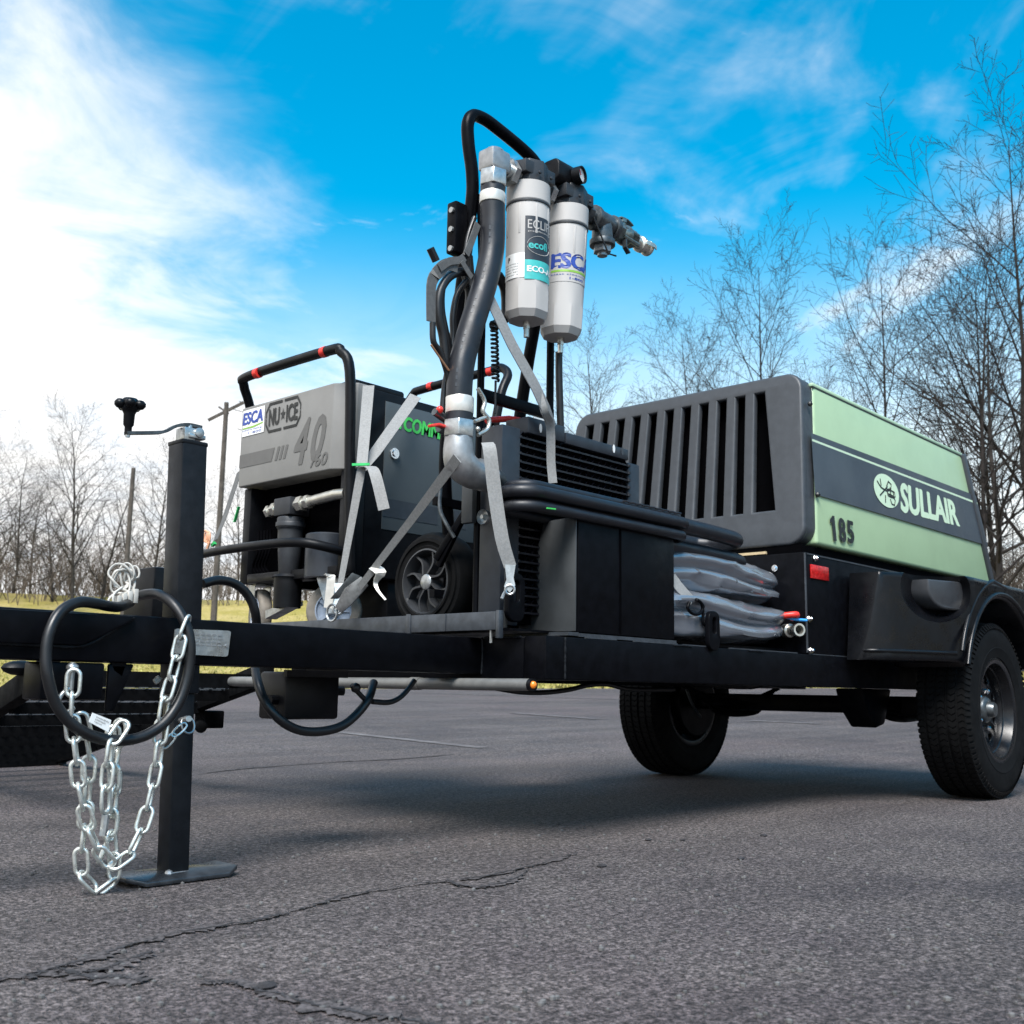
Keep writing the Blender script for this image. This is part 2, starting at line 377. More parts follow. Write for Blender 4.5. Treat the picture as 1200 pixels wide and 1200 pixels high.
def lettering(s, fn, m, parent, bold=0.0, shear=0.0, name='lettering', heavy=0.0):
    uv, fs = text_mesh(s, bold, shear); b = MB(); b.add([fn(u, v) for u, v in uv], fs)
    if heavy:                                                # thicken the strokes sideways, layer on layer
        e = 1e-4; c = fn(.5, .5); nn = (fn(.6, .5)-c).cross(fn(.5, .6)-c).normalized()
        if nn.dot(c-Vector((0, 0, .42))) > 0: nn = -nn
        for k, (du, dv) in enumerate(((-heavy, 0), (heavy, 0), (-heavy*.5, .02), (heavy*.5, -.02))): b.add([fn(u+du, v+dv)+nn*e*(k+1) for u, v in uv], fs)
    return b.build(name, m, parent, smooth=0)
def patch(poly, fn, m, parent, name='printed_band'):
    b = MB(); b.add([fn(u, v) for u, v in poly], [tuple(range(len(poly)))])
    return b.build(name, m, parent, smooth=0)
def rrect(x0, y0, x1, y1, r, n=6):
    out = []
    for cx, cy, a0 in ((x1-r, y1-r, 0), (x0+r, y1-r, 90), (x0+r, y0+r, 180), (x1-r, y0+r, 270)):
        out += [(cx+r*cos(radians(a0+90*k/n)), cy+r*sin(radians(a0+90*k/n))) for k in range(n+1)]
    return out
def hexring(mb, a, b, r): return mb.tube([a, b], r, 6)
rnd = random.Random(7)
FACE = Vector((-.72, -.69, .05))                            # roughly towards the open side of the lot
def across_of(pts):
    p = [V(q) for q in pts]
    return [((p[min(i+1, len(p)-1)]-p[max(i-1, 0)]).normalized().cross(FACE)).normalized() for i in range(len(p))]

# ================================================================ the ground
CAMR = (0.680, -0.733)                                      # sideways slope of the lot: it climbs a little to the east
def lot_z(x, y):
    d = math.hypot(x, y)
    if d < 7: return 0.0
    lat = x*CAMR[0]+y*CAMR[1]
    t = min((d-7)/28, 1.6)
    return t*(0.46+0.017*max(-60, min(60, lat)))
def polar_sheet(name, m, r_list, a0, a1, na, zf, closed):
    vs, fs = [], []
    cols = na if closed else na+1
    for r in r_list:
        for k in range(cols):
            a = radians(a0+(a1-a0)*k/na); x, y = r*cos(a), r*sin(a); vs.append((x, y, zf(x, y, r)))
    for i in range(len(r_list)-1):
        for k in range(na): fs.append((i*cols+k, (i+1)*cols+k, (i+1)*cols+(k+1) % cols, i*cols+(k+1) % cols))
    if closed:
        vs.append((0, 0, 0)); c = len(vs)-1
        fs += [(c, k, (k+1) % cols) for k in range(na)]
    b = MB(); b.add(vs, fs); o = b.build(name, m, origin=(0, 0, 0), smooth=60); o['kind'] = 'structure'; return o
rr = [0.5, 1, 2, 3, 4, 5, 6, 7, 8, 10, 12, 15, 18, 22, 27, 32, 37, 45, 60, 90, 140, 250, 500, 900]
polar_sheet('parking_lot', 'asphalt', rr, 0, 360, 96, lambda x, y, r: lot_z(x, y) if r < 60 else lot_z(x*60/r, y*60/r)-(r-60)*0.004, True)
GR0 = 35.0
def bank_z(x, y):
    r = math.hypot(x, y); t = max(0.0, r-GR0)
    s = min(t, 36); ss = s*s/36*0.5+s*0.5
    e = lot_z(x*GR0/r, y*GR0/r)
    w_ = 0.35*sin(x*0.13+1)*cos(y*0.11)+0.15*sin(x*0.31+y*0.27)
    return e+0.006+ss*0.152+(w_*min(1, t/10))
gr = [GR0+k for k in (0, 0.6, 1.5, 3, 5, 8, 11, 15, 20, 25, 30, 36, 45, 60, 90, 150)]
polar_sheet('grass_bank', 'grass', gr, -75, 165, 220, lambda x, y, r: bank_z(x, y)-(0.06 if r == GR0 else 0), False)
b = MB()
for k in range(22000):                                      # tufts standing on the bank
    a = radians(rnd.uniform(10, 76)); r = GR0+0.1+30*rnd.random()**1.7; x, y = r*cos(a), r*sin(a); z = bank_z(x, y)-0.02
    h = rnd.uniform(0.05, 0.17); q = rnd.uniform(0, pi); dx, dy = cos(q)*0.05, sin(q)*0.05
    b.add([(x-dx, y-dy, z), (x+dx, y+dy, z), (x+rnd.uniform(-.08, .08), y+rnd.uniform(-.08, .08), z+h)], [(0, 1, 2)])
b.build('grass_tufts', 'blade', origin=(0, 0, 0), smooth=0)['kind'] = 'stuff'

def crack(name, pts, width, seed):
    """ragged crack in the asphalt: a crumbled band with a thin dark core"""
    q = random.Random(seed)
    for nme, m, wk, z, sub_ in (('crack_band', 'crackband', 1.6, .0032, 16), (name, 'crack', .42, .0044, 26)):
        p, ws = smooth_path([V((x, y, 0)) for x, y, *_ in pts], [width]*len(pts), sub_)
        L, R_ = [], []; drift = 0.0; ww = 1.0
        for i, c in enumerate(p):
            t = (p[min(i+1, len(p)-1)]-p[max(i-1, 0)]).normalized(); nn = Vector((-t.y, t.x, 0))
            drift = .8*drift+q.gauss(0, .0028); ww = max(.12, min(2.2, ww+q.gauss(0, .28)+(1-ww)*.12))
            c = c+nn*drift; wd = width*wk*ww*min(1, i/5, (len(p)-1-i)/5)
            L.append(c+nn*wd*q.uniform(.3, 1)); R_.append(c-nn*wd*q.uniform(.3, 1))
        b = MB(); n = len(p)
        b.add([(v.x, v.y, z) for v in L+R_], [(i, i+n, i+1+n, i+1) for i in range(n-1)])
        o = b.build(nme, m, smooth=0, origin=(0, 0, 0)); o['kind'] = 'structure'
crack('crack', [(0.648, 1.649, 0.000), (0.734, 1.629, 0.000), (0.794, 1.652, -0.000), (0.844, 1.660, 0.000), (0.959, 1.705, 0.000), (1.077, 1.733, 0.000), (1.205, 1.729, 0.000), (1.369, 1.770, 0.000), (1.509, 1.811, 0.000), (1.695, 1.805, -0.000), (1.824, 1.776, 0.000), (2.054, 1.812, 0.000), (2.304, 1.870, 0.000)], 0.0085, 1)
crack('crack', [(0.738, 1.612, 0.000), (0.798, 1.634, 0.000), (0.807, 1.572, 0.000), (0.842, 1.513, 0.000), (0.848, 1.482, 0.000)], 0.022, 2)
crack('crack', [(0.811, 1.594, 0.000), (0.854, 1.587, 0.000), (0.935, 1.634, 0.000), (0.952, 1.633, 0.000)], 0.012, 12)
crack('crack', [(0.903, 1.429, 0.000), (0.937, 1.403, 0.000), (0.942, 1.343, 0.000), (0.948, 1.273, 0.000), (0.963, 1.181, 0.000), (0.992, 1.113, 0.000), (1.010, 1.021, 0.000)], 0.013, 3)
crack('crack', [(1.744, 1.803, 0.000), (1.741, 1.694, 0.000), (1.865, 1.709, 0.000), (2.002, 1.774, 0.000)], 0.010, 4)
crack('crack', [(2.870, 4.677, 0.000), (3.355, 4.884, 0.000), (4.009, 5.005, 0.000), (4.545, 5.020, 0.000), (5.882, 5.409, 0.000), (7.554, 5.948, 0.000)], 0.010, 6)
def stones(n, rng):
    b = MB()
    for k in range(n):
        x, y = rng(k); s = rnd.uniform(0.002, 0.0055); b.ball((x, y, s*0.5), s, 6, (rnd.uniform(.7, 1.4), rnd.uniform(.7, 1.4), 0.8))
    return b
def _near(k):
    a = radians(rnd.uniform(8, 78)); r = rnd.uniform(0.95, 3.6); return r*cos(a), r*sin(a)
stones(1100, _near).build('loose_grit', mat('loose_grit', (0.10, 0.096, 0.094), 0.9, var=0.5, scale=9), origin=(0, 0, 0))['kind'] = 'stuff'
b = MB()
for (x, y, z), s in zip([(2.169, 1.693, -0.000), (2.725, 1.832, 0.000), (2.539, 1.530, 0.000), (2.995, 1.725, 0.000), (0.962, 1.348, 0.000), (2.050, 1.295, 0.000), (2.648, 1.898, 0.000)], (.012, .008, .010, .011, .013, .007, .01)):
    b.ball((x, y, s*0.25), s, 8, (1.3, 0.9, 0.45))
b.build('dark_clods', 'crack', origin=(0, 0, 0))['kind'] = 'stuff'
def painted(p, q, wd):
    (x0, y0, _), (x1, y1, _) = p, q; b = MB(); n = 14; vs = []
    d = (V((x1, y1, 0))-V((x0, y0, 0))).normalized(); nn = Vector((-d.y, d.x, 0))*wd/2
    for i in range(n+1):
        c = V((x0, y0, 0)).lerp(V((x1, y1, 0)), i/n)
        for sgn in (1, -1):
            e = c+nn*sgn; vs.append((e.x, e.y, lot_z(e.x, e.y)+0.004+0.00045*max(0, math.hypot(e.x, e.y)-7)))
    b.add(vs, [(2*i, 2*i+1, 2*i+3, 2*i+2) for i in range(n)])
    o = b.build('parking_line', 'paint', smooth=0, origin=(0, 0, 0)); o['kind'] = 'structure'
for p, q, wd in (((6.122, 8.535, 0.000), (5.611, 5.445, 0.000), 0.12), ((18.847, 21.206, 0.000), (17.527, 13.162, -0.000), 0.16), ((10.519, 9.683, 0.100), (10.113, 7.963, 0.100), 0.16), ((11.295, 6.641, 0.100), (11.252, 5.765, 0.100), 0.14), ((23.816, 25.595, 0.100), (21.823, 19.786, 0.100), 0.2)):
    painted(p, q, wd)

# ================================================================ bare winter trees
def branch(mb, p, d, L, r, lvl, q, spec, parts):
    """one tapering limb; recurses into side limbs"""
    n = 5 if lvl == 0 else (4 if lvl == 1 else 3)
    pts, rs = [p.copy()], [r]; dd = d.copy()
    for i in range(n):
        dd = (dd+Vector((q.gauss(0, 1), q.gauss(0, 1), q.gauss(0, .6)))*spec['wob'][lvl]+Vector((0, 0, spec['up'][lvl]))).normalized()
        pts.append(pts[-1]+dd*L/n); rs.append(max(r*(1-(i+1)/n*spec['tap'][lvl]), spec['rmin']))
    (parts[0] if lvl == 0 else parts[1]).tube(pts, rs, (7, 5, 4, 3, 3)[lvl], cap=False)
    if lvl >= spec['depth']: return
    k = spec['num'][lvl]; s0 = spec['start'][lvl]
    for j in range(k):
        t = s0+(1-s0)*(j+q.random()*0.8)/k; t = min(t, 0.985); i = min(int(t*n), n-1); f = t*n-i
        pos = pts[i].lerp(pts[i+1], f); tan = (pts[i+1]-pts[i]).normalized(); rr_ = rs[i]*(1-f)+rs[i+1]*f
        az = j*2.4+q.uniform(-.6, .6); side = tan.orthogonal().normalized(); side.rotate(Quaternion(tan, az))
        ang = radians(q.uniform(*spec['ang'][lvl])); nd = (tan*cos(ang)+side*sin(ang)).normalized()
        ll = L*spec['len'][lvl]*(1-0.62*t if lvl == 0 else 1-0.45*t)*q.uniform(.75, 1.25)
        branch(mb, pos, nd, ll, min(rr_*0.55, ll*0.017+0.003), lvl+1, q, spec, parts)
def tree_meshes(seed, h, r, m, kind='ascending', depth=3):
    q = random.Random(seed)
    spec = dict(ascending=dict(ang=[(32, 56), (32, 58), (28, 60), (25, 60)], num=[25, 11, 7, 4], len=[.52, .46, .42, .5], start=[.22, .15, .12, .2], up=[.03, .07, .06, .02], wob=[.05, .10, .14, .2]),
                spreading=dict(ang=[(38, 66), (32, 60), (30, 65), (25, 60)], num=[20, 11, 8, 4], len=[.68, .50, .42, .45], start=[.22, .15, .12, .2], up=[.02, .05, .04, .0], wob=[.08, .12, .17, .2]),
                thicket=dict(ang=[(25, 70), (30, 70), (30, 65), (25, 60)], num=[18, 8, 5, 3], len=[.6, .5, .5, .4], start=[.05, .1, .1, .2], up=[.0, .05, .03, .0], wob=[.14, .16, .2, .2]))[kind]
    spec.update(tap=[.93, .85, .8, .7], depth=depth, rmin=h*0.00044)
    tr, cr = MB(), MB()
    branch(None, Vector((0, 0, -0.3)), Vector((q.uniform(-.05, .05), q.uniform(-.05, .05), 1)).normalized(), h, r, 0, q, spec, (tr, cr))
    return tr.mesh('trunk', m, smooth=80), cr.mesh('crown', m, smooth=80)
def place_tree(meshes, th, dist, sc_, rz, label, group, sx=1.0):
    x, y = dist*cos(radians(th)), dist*sin(radians(th))
    o = thing('bare_tree', (x, y, bank_z(x, y) if dist > GR0 else lot_z(x, y)), label, 'tree', group)
    o.scale = (sc_*sx, sc_*sx, sc_); o.rotation_euler.z = rz
    for nme, me in zip(('trunk', 'crown'), meshes):
        c = bpy.data.objects.new(nme, me); C.objects.link(c); c.parent = o
    return o
TA = tree_meshes(11, 14, 0.125, 'bark', 'ascending')
TB = tree_meshes(23, 14, 0.12, 'bark', 'ascending')
TC = tree_meshes(37, 18, 0.22, 'bark', 'spreading')
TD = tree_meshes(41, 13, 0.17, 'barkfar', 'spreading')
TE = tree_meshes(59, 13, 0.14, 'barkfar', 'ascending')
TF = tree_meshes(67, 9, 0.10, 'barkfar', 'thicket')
G1, G2 = 'bare trees in the treeline behind the grass bank', 'bare trees rising behind the compressor'
for i, (ms, th, d, s_, rz, lb) in enumerate([
    (TE, 64.7, 66, 0.86, 0.3, 'tall bare tree left of the jack, forked and pale against the cloud'),
    (TD, 68.3, 62, 0.66, 1.2, 'bare tree cut by the left edge of the picture'),
    (TE, 61.0, 68, 0.74, 2.2, 'bare tree just left of the black jack post'),
    (TD, 66.6, 78, 0.58, 2.9, None), (TF, 63.4, 70, 0.9, 0.2, None), (TD, 70.8, 70, .75, 4.2, None), (TE, 56.9, 76, 0.70, 5.1, None),
    (TF, 59.9, 72, 0.85, 1.1, None), (TF, 65.6, 69, 0.8, 3.1, None), (TD, 53.4, 78, 0.72, 0.6, None), (TF, 50.2, 74, 0.8, 2.0, None), (TF, 67.4, 71, 0.95, 5.5, None), (TF, 62.1, 73, 0.8, 4.4, None)]):
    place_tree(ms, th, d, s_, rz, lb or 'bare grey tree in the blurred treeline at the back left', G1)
for ms, th, d, s_, rz, lb, sx in [
    (TE, 38.3, 62, 1.25, 0.5, 'slender bare tree seen between filter canisters and compressor', 1.0),
    (TB, 32.6, 50, 1.10, 1.5, 'bare tree behind the compressor roof, left of its front corner', 0.9),
    (TA, 29.3, 48, 1.28, 2.5, 'twin forked bare tree above the compressor front corner', 0.8),
    (TA, 23.3, 40, 1.06, 4.0, 'bare tree with dark trunk rising behind the green side panel', 0.85),
    (TA, 17.0, 41, 1.40, 0.9, 'tallest bare tree with fine upswept twigs at the right edge', 0.95),
    (TA, 18.6, 46, 1.15, 2.9, 'bare tree at the right edge, half hidden behind the tallest tree', 0.9),
    (TB, 19.4, 36, 1.0, 5.2, 'bare tree behind the rear end of the green compressor', 0.9),
    (TD, 19.0, 38, 0.95, 3.3, 'spreading bare tree low behind the compressor rear, by the fender', 0.9),
    (TD, 26.3, 58, 0.95, 2.0, 'faint bare tree between the two tall trees over the green panel', 0.9),
    (TE, 35.3, 70, 0.95, 1.0, 'low faint bare tree over the left part of the louvred cowl', 1.0)]:
    place_tree(ms, th, d, s_, rz, lb, G2, sx)
for k, (th, d, s_) in enumerate([(11, 42, .8), (7, 36, .9), (2, 37, 1.05), (-5, 35, 1.0), (-12, 38, 1.1), (-20, 36, .95), (-29, 37, 1.0), (-39, 38, 1.05), (-50, 37, 1.0)]):  # treeline continued out of view, added for its dark reflections in black steel
    place_tree((TC, TA, TD)[k % 3], th, d, s_, k*1.3, 'unseen bare tree beyond the right edge of the lot', 'unseen bare trees on the east side of the lot')

def brush_mass(name, seed, a0, a1, d0, d1, n, h0, h1, m):
    q = random.Random(seed); bb = MB()
    for k in range(n):
        a = radians(q.uniform(a0, a1)); d = q.uniform(d0, d1); x, y = d*cos(a), d*sin(a); z = bank_z(x, y) if d > GR0 else lot_z(x, y)
        for j in range(7):
            h = q.uniform(h0, h1); lean = Vector((q.gauss(0, .33), q.gauss(0, .33), 1)).normalized(); p0 = Vector((x+q.gauss(0, .5), y+q.gauss(0, .5), z-.1))
            p1 = p0+lean*h*.5; p2 = p1+(lean+Vector((q.gauss(0, .3), q.gauss(0, .3), .1))).normalized()*h*.5
            bb.tube([p0, p1, p2], [.03, .018, .008], 3, cap=False)
            for i in range(9):
                t = q.uniform(.25, 1); s = p0.lerp(p1, t*2) if t < .5 else p1.lerp(p2, t*2-1)
                e = s+Vector((q.gauss(0, .5), q.gauss(0, .5), q.uniform(.1, .9)))*h*.22
                f = e+Vector((q.gauss(0, .4), q.gauss(0, .4), q.uniform(0, .7)))*h*.14
                bb.tube([s, e, f], [.012, .009, .006], 3, cap=False)
    o = bb.build(name, m, smooth=0, origin=(0, 0, 0)); o['kind'] = 'stuff'
brush_mass('undergrowth', 3, 40, 76, 68, 84, 190, 1.8, 5.0, 'brush')
brush_mass('undergrowth', 4, 12, 40, 46, 66, 220, 2.5, 5.5, 'brush')
brush_mass('undergrowth', 5, -60, 12, 36, 50, 420, 3.0, 8.0, 'bark')  # unseen brush right of view, made dense and tall to darken reflections

# ---------------------------------------------------------------- utility poles
def polar(th, d): return d*cos(radians(th)), d*sin(radians(th))
x, y = polar(58.0, 58); z0 = bank_z(x, y)
pole = thing('utility_pole', (x, y, z0), 'weathered utility pole with crossarms standing right behind the jack post', 'utility pole')
ztop = 15.2
MB().tube([(x, y, z0-.3), (x, y, ztop)], [.17, .12], 10).build('pole_shaft', 'pole', pole)
rt = Vector((sin(radians(48)), -cos(radians(48)), 0))
MB().bar(V((x, y, ztop-.45))-rt*0.9+V((0, 0, -.55)), V((x, y, ztop-.45))+rt*0.9+V((0, 0, .5)), .14, .14).build('crossarm', 'pole', pole)
MB().bar(V((x, y, ztop-.6))-rt*0.4+V((0, 0, .35)), V((x, y, ztop-.6))+rt*0.15, .09, .09).build('arm_brace', 'pole', pole)
wm = MB()
for k, (o_, dz) in enumerate(((.9, .1), (.2, -.3), (.9, -1.4))):
    a = V((x, y, ztop+dz))+rt*o_*.7
    wm.tube([a, a+rt*9+V((3, 4, -.9)), a+rt*20+V((7, 9, -.4))], .018, 4, sub=5)
wm.build('overhead_wire', 'cable', pole)
x, y = polar(62.35, 60)
MB().tube([(x, y, bank_z(x, y)-.3), (x, y, 11.7)], [.15, .11], 10).build('bare_pole', 'pole')
tag(bpy.data.objects['bare_pole'], 'plain dark pole without crossarms among the trees left of the jack', 'pole')

# ================================================================ trailer
T = thing('equipment_trailer', (2.25, 2.24, 0.0), 'black steel flatbed trailer with straight tongue, carrying the compressor and blasting gear', 'trailer')
MB().box((2.25, 1.95, .45), (5.75, 2.03, .568)).build('side_rail', 'powder', T, bevel=.004)
MB().box((2.25, 3.02, .45), (5.75, 3.10, .568)).build('side_rail', 'powder', T, bevel=.004)
MB().box((2.25, 2.032, .452), (2.33, 3.018, .565)).build('front_crossmember', 'powder', T, bevel=.004)
for x in (3.3, 4.3, 5.5): MB().box((x, 2.032, .46), (x+.07, 3.018, .56)).build('crossmember', 'powder', T)
MB().box((0.25, 2.19, .464), (2.248, 2.29, .566)).build('tongue', 'powder', T, bevel=.006)
MB().box((2.205, 2.035, .582), (3.72, 3.06, .588)).build('deck_plate', 'powder', T)
d = MB(); d.box((2.180, 2.075, .583), (2.203, 3.32, .634)); d.box((2.180, 2.062, .560), (2.2, 2.074, .637))
d.box((2.176, 2.42, .578), (2.180, 2.44, .638)).box((2.176, 2.27, .583), (2.180, 2.275, .634))
d.build('deck_edge_angle', 'deck', T, bevel=.003)
MB().tube([(2.19, 2.10, .582), (2.19, 2.10, .548)], .004, 6).build('edge_bolt', 'galv', T)
MB().box((2.24, 2.095, .592), (2.252, 2.19, .905)).build('stand_plate', 'greysheet', T, bevel=.002)
# near-side coupler plate on the tongue, and the hanger bracket under it
b = MB(); q = [(0.790, 2.178, 0.560), (0.885, 2.178, 0.561), (1.167, 2.178, 0.563), (1.168, 2.178, 0.552), (1.058, 2.178, 0.497), (0.797, 2.178, 0.493)]
b.prism(q, (0, .010, 0)).build('coupler_plate', 'powder', T, bevel=.003)
b = MB(); b.box((.985, 2.195, .385), (1.12, 2.28, .462)); b.prism([(1.13, 2.2, .462), (1.19, 2.2, .462), (1.15, 2.2, .36), (1.13, 2.2, .36)], (0, .012, 0)); b.build('hanger_bracket', 'powder', T, bevel=.006)
MB().prism([(1.129, 2.200, 0.475), (1.172, 2.200, 0.476), (1.161, 2.200, 0.436), (1.143, 2.200, 0.447)], (0, .008, 0)).build('hanger_gusset', 'powder', T)
# data plate with rivets
dp = MB(); fn = quad_map((1.267, 2.188, 0.487), (1.410, 2.188, 0.484), (1.415, 2.188, 0.545), (1.269, 2.188, 0.543))
uv = rrect(0.01, 0.01, .99, .99, .07); dp.prism([fn(u, v) for u, v in uv], (0, -.0025, 0)); plate = dp.build('data_plate', 'galv', T)
for u, v in ((.94, .42), (.06, .5)):
    c = fn(u, v); MB().cyl((c.x, 2.1855, c.z), (c.x, 2.182, c.z), .004, 8).build('rivet', 'alu', plate)
e = MB()
for k in range(4):
    for j in range(5):
        u0 = .36+j*.1+.02*(k % 2); c0, c1 = fn(u0, .8-.13*k), fn(u0+.07, .8-.13*k)
        e.bar((c0.x, 2.185, c0.z), (c1.x, 2.185, c1.z), .0008, .0035)
e.build('embossed_text', 'alu', plate)
# grey conduit with amber marker across the front
cdt = MB(); cdt.tube([(2.17, 1.935, .434), (2.17, 3.36, .434)], .0165, 16); cdt.tube([(2.17, 2.36, .434), (2.17, 2.40, .434)], .0185, 16)
cdt.build('conduit', 'conduit', T)
mk = MB(); mk.cyl((2.17, 1.934, .434), (2.17, 1.922, .434), .017, 14); mk = mk.build('marker_light', 'plastic', T)
MB().ball((2.168, 1.922, .434), .0105, 10).build('marker_lens', 'orange', mk)
# control box under the tongue
bx = MB(); bx.box((1.70, 2.36, .335), (1.875, 2.48, .458)).build('brake_box', 'plastic', T, bevel=.008)
MB().box((1.69, 2.345, .445), (1.89, 2.36, .462)).build('box_lid', 'plastic', bpy.data.objects['brake_box'])
for x, z in ((1.698, .385), (1.877, .41)):
    MB().cyl((x, 2.40, z), (x+(.035 if x > 1.8 else -.03), 2.39, z), .013, 10).build('cable_gland', 'plastic', bpy.data.objects['brake_box'])
# breakaway box on top of the tongue behind the jack
MB().box((1.33, 2.40, .566), (1.42, 2.54, .70)).build('breakaway_box', 'plastic', T, bevel=.006)
# axle, springs, brake hardware
ax = MB(); ax.box((4.80, 1.92, .34), (4.90, 3.15, .42)); ax.box((4.62, 2.06, .36), (5.1, 2.13, .40)).box((4.62, 2.92, .36), (5.1, 2.99, .40))
ax.build('axle', 'powder', T, bevel=.008)
for y0 in (2.06, 2.92):
    s_ = MB()
    for k in range(4): s_.tube([(4.44+.06*k, y0+.03, .445-.018*k), (4.66, y0+.03, .385-.018*k+.01), (4.86, y0+.03, .33+.012*(3-k)-.005), (5.06, y0+.03, .385-.018*k+.01), (5.28-.06*k, y0+.03, .445-.018*k)], .028, 6, sub=4, flat=.25)
    s_.build('leaf_spring', 'powder', T)
b = MB(); b.prism([(4.36, 2.04, .45), (4.66, 2.04, .45), (4.58, 2.04, .30), (4.5, 2.04, .285), (4.41, 2.04, .36)], (0, .12, 0)); b.build('spring_hanger', 'powder', T, bevel=.01)

# ---- wheels
M['rimblack'] = mat('gloss_black_rim', (0.006, 0.0065, 0.008), 0.28, var=0.1, spec=0.4)
def make_wheel(R=.37, hw=.1125):
    w_ = thing('wheel', (0, 0, 0), None, None)
    t = MB()
    prof = [(.215, -.095), (.222, -.105), (.25, -.1105), (.262, -.1135), (.264, -.112), (.29, -.1125), (.318, -.111), (.338, -.107), (.352, -.1), (.360, -.09), (.362, -.08)]
    prof = prof+[(r, -h) for r, h in reversed(prof)]
    t.lathe([(r, h) for r, h in prof], (0, 0, 0), (0, -1, 0), 72)
    n = 88
    for row, hc in enumerate((-.083, -.043, 0, .043, .083)):
        wd = .015
        for k in range(n):
            a0 = 2*pi*(k+.5*(row % 2))/n; da = 2*pi/n*.80; sk = 2*pi/n*.35*(1 if row % 2 else -1)
            ro, ri = (R if abs(hc) < .08 else R-.004), .355
            vs = []
            for r in (ri, ro):
                for h, off in ((hc-wd, 0), (hc, sk), (hc+wd, 0)):
                    for a in (a0+off, a0+off+da): vs.append((r*cos(a), -h, r*sin(a)))
            t.add(vs, [(6, 7, 9, 8), (8, 9, 11, 10), (0, 6, 8, 2), (2, 8, 10, 4), (1, 3, 9, 7), (3, 5, 11, 9), (0, 1, 7, 6), (4, 10, 11, 5)])
    for sgn in (1, -1):                                      # shoulder lugs
        for k in range(n):
            a = 2*pi*(k+.3)/n; da = 2*pi/n*.55
            vs = [(r*cos(q_), sgn*-h, r*sin(q_)) for r, h in ((.338, .1085), (.362, .094), (.368, .094), (.345, .1115)) for q_ in (a, a+da)]
            t.add(vs, [(0, 1, 3, 2), (2, 3, 5, 4), (4, 5, 7, 6), (0, 2, 4, 6), (1, 7, 5, 3)])
    t.build('tyre', 'rubber', w_, smooth=25, origin=(0, 0, 0))
    r_ = MB()
    r_.lathe([(.196, -.098), (.212, -.104), (.222, -.101), (.224, -.094), (.214, -.088), (.205, -.07), (.198, -.06), (.198, -.03), (.186, -.02), (.186, .03), (.205, .07), (.222, .1), (.212, .104), (.196, .098), (.19, .06), (.175, .02), (.175, -.02), (.180, -.05), (.196, -.098)], (0, 0, 0), (0, 1, 0), 64)
    r_.lathe([(.184, -.062), (.180, -.058), (.183, -.054)], (0, 0, 0), (0, 1, 0), 64)
    r_.build('rim', 'rimblack', w_, origin=(0, 0, 0), smooth=50)
    holes = [[(.182*cos(2*pi*k/64), .182*sin(2*pi*k/64)) for k in range(64)]]
    for k in range(8):
        a = 2*pi*k/8; holes.append([(.135*cos(a)+.024*cos(q_)*cos(a)-.028*sin(q_)*sin(a), .135*sin(a)+.024*cos(q_)*sin(a)+.028*sin(q_)*cos(a)) for q_ in [2*pi*i/14 for i in range(14)]])
    vs, fs = curve_mesh(holes, .006, .003, 2)
    g = MB(); g.add([(v.x, -.022-.028*max(0, 1-abs(math.hypot(v.x, v.y)-.13)/.05)*.6+v.z, v.y) for v in vs], fs); g.build('wheel_disc', 'rimblack', w_, origin=(0, 0, 0), smooth=40)
    h = MB(); h.lathe([(.058, -.024), (.056, -.05), (.05, -.06), (.036, -.064), (.032, -.082), (.028, -.09), (.0, -.092)], (0, 0, 0), (0, 1, 0), 24)
    h.build('hub_cap', 'darkmetal', w_, origin=(0, 0, 0), smooth=50)
    for k in range(5):
        a = 2*pi*k/5+.3; o = (.082*cos(a), 0, .082*sin(a)); u = MB()
        hexring(u, (o[0], -.022, o[2]), (o[0], -.05, o[2]), .012); u.ball((o[0], -.05, o[2]), .010, 8)
        u.build('lug_nut', 'chrome', w_, origin=(0, 0, 0), smooth=40)
    return w_
wh = make_wheel(); wh.parent = T; wh.location = V((4.86, 1.765, .37))-T.location; wh.rotation_euler = (0, .35, 0)
w2 = copy_tree(wh, T); w2.location = V((4.86, 3.30, .37))-T.location; w2.rotation_euler = (0, 0.1, pi)
b = MB(); b.lathe([(.0, 0), (.165, 0), (.17, .01), (.17, .05), (.16, .06)], (4.86, 3.17, .37), (0, 1, 0), 32); b.build('brake_drum', 'powder', T, smooth=40)
b = MB(); b.cyl((4.70, 3.165, .47), (4.70, 3.13, .47), .014, 8); b.tube([(4.70, 3.14, .47), (4.66, 3.10, .43), (4.68, 3.08, .36), (4.78, 3.10, .30)], .008, 6, sub=4); b.build('brake_line', 'darkmetal', T)
b = MB(); b.lathe([(.0, 0), (.165, 0), (.17, .01), (.17, .05), (.16, .06)], (4.86, 1.885, .37), (0, -1, 0), 32); b.build('brake_drum', 'powder', T, smooth=40)

# ---- moulded fender over the near wheel
def arc(cx, cz, r, a0, a1, n): return [(cx+r*cos(radians(a0+(a1-a0)*k/n)), cz+r*sin(radians(a0+(a1-a0)*k/n))) for k in range(n+1)]
WX = 4.86
prof = [(4.035, .575), (4.25, .575), (4.425, .575)]+arc(WX, .40, .455, 158.5, 21.5, 26)+[(5.30, .565), (5.72, .57), (5.70, .84), (5.60, .885), (4.55, .890), (4.25, .885), (4.075, .880)]
def yo(x):                                                   # the skirt flares outwards from its front corner to the arch
    t = max(0, min(1, (x-4.02)/.46)); r = .075; d = max(0, min(r, 4.092-x))
    return 1.815-.195*t+(r-math.sqrt(r*r-d*d))
def flare(x, d, z): return (x, 1.935+(yo(x)-1.935)*d, z)    # d = 0 at the body, 1 at the outer skin
vs, fs = curve_mesh([prof], .29, .018, 3)
_me = bpy.data.meshes.new('skirt'); _me.from_pydata(vs, [], fs); bm = bmesh.new(); bm.from_mesh(_me)
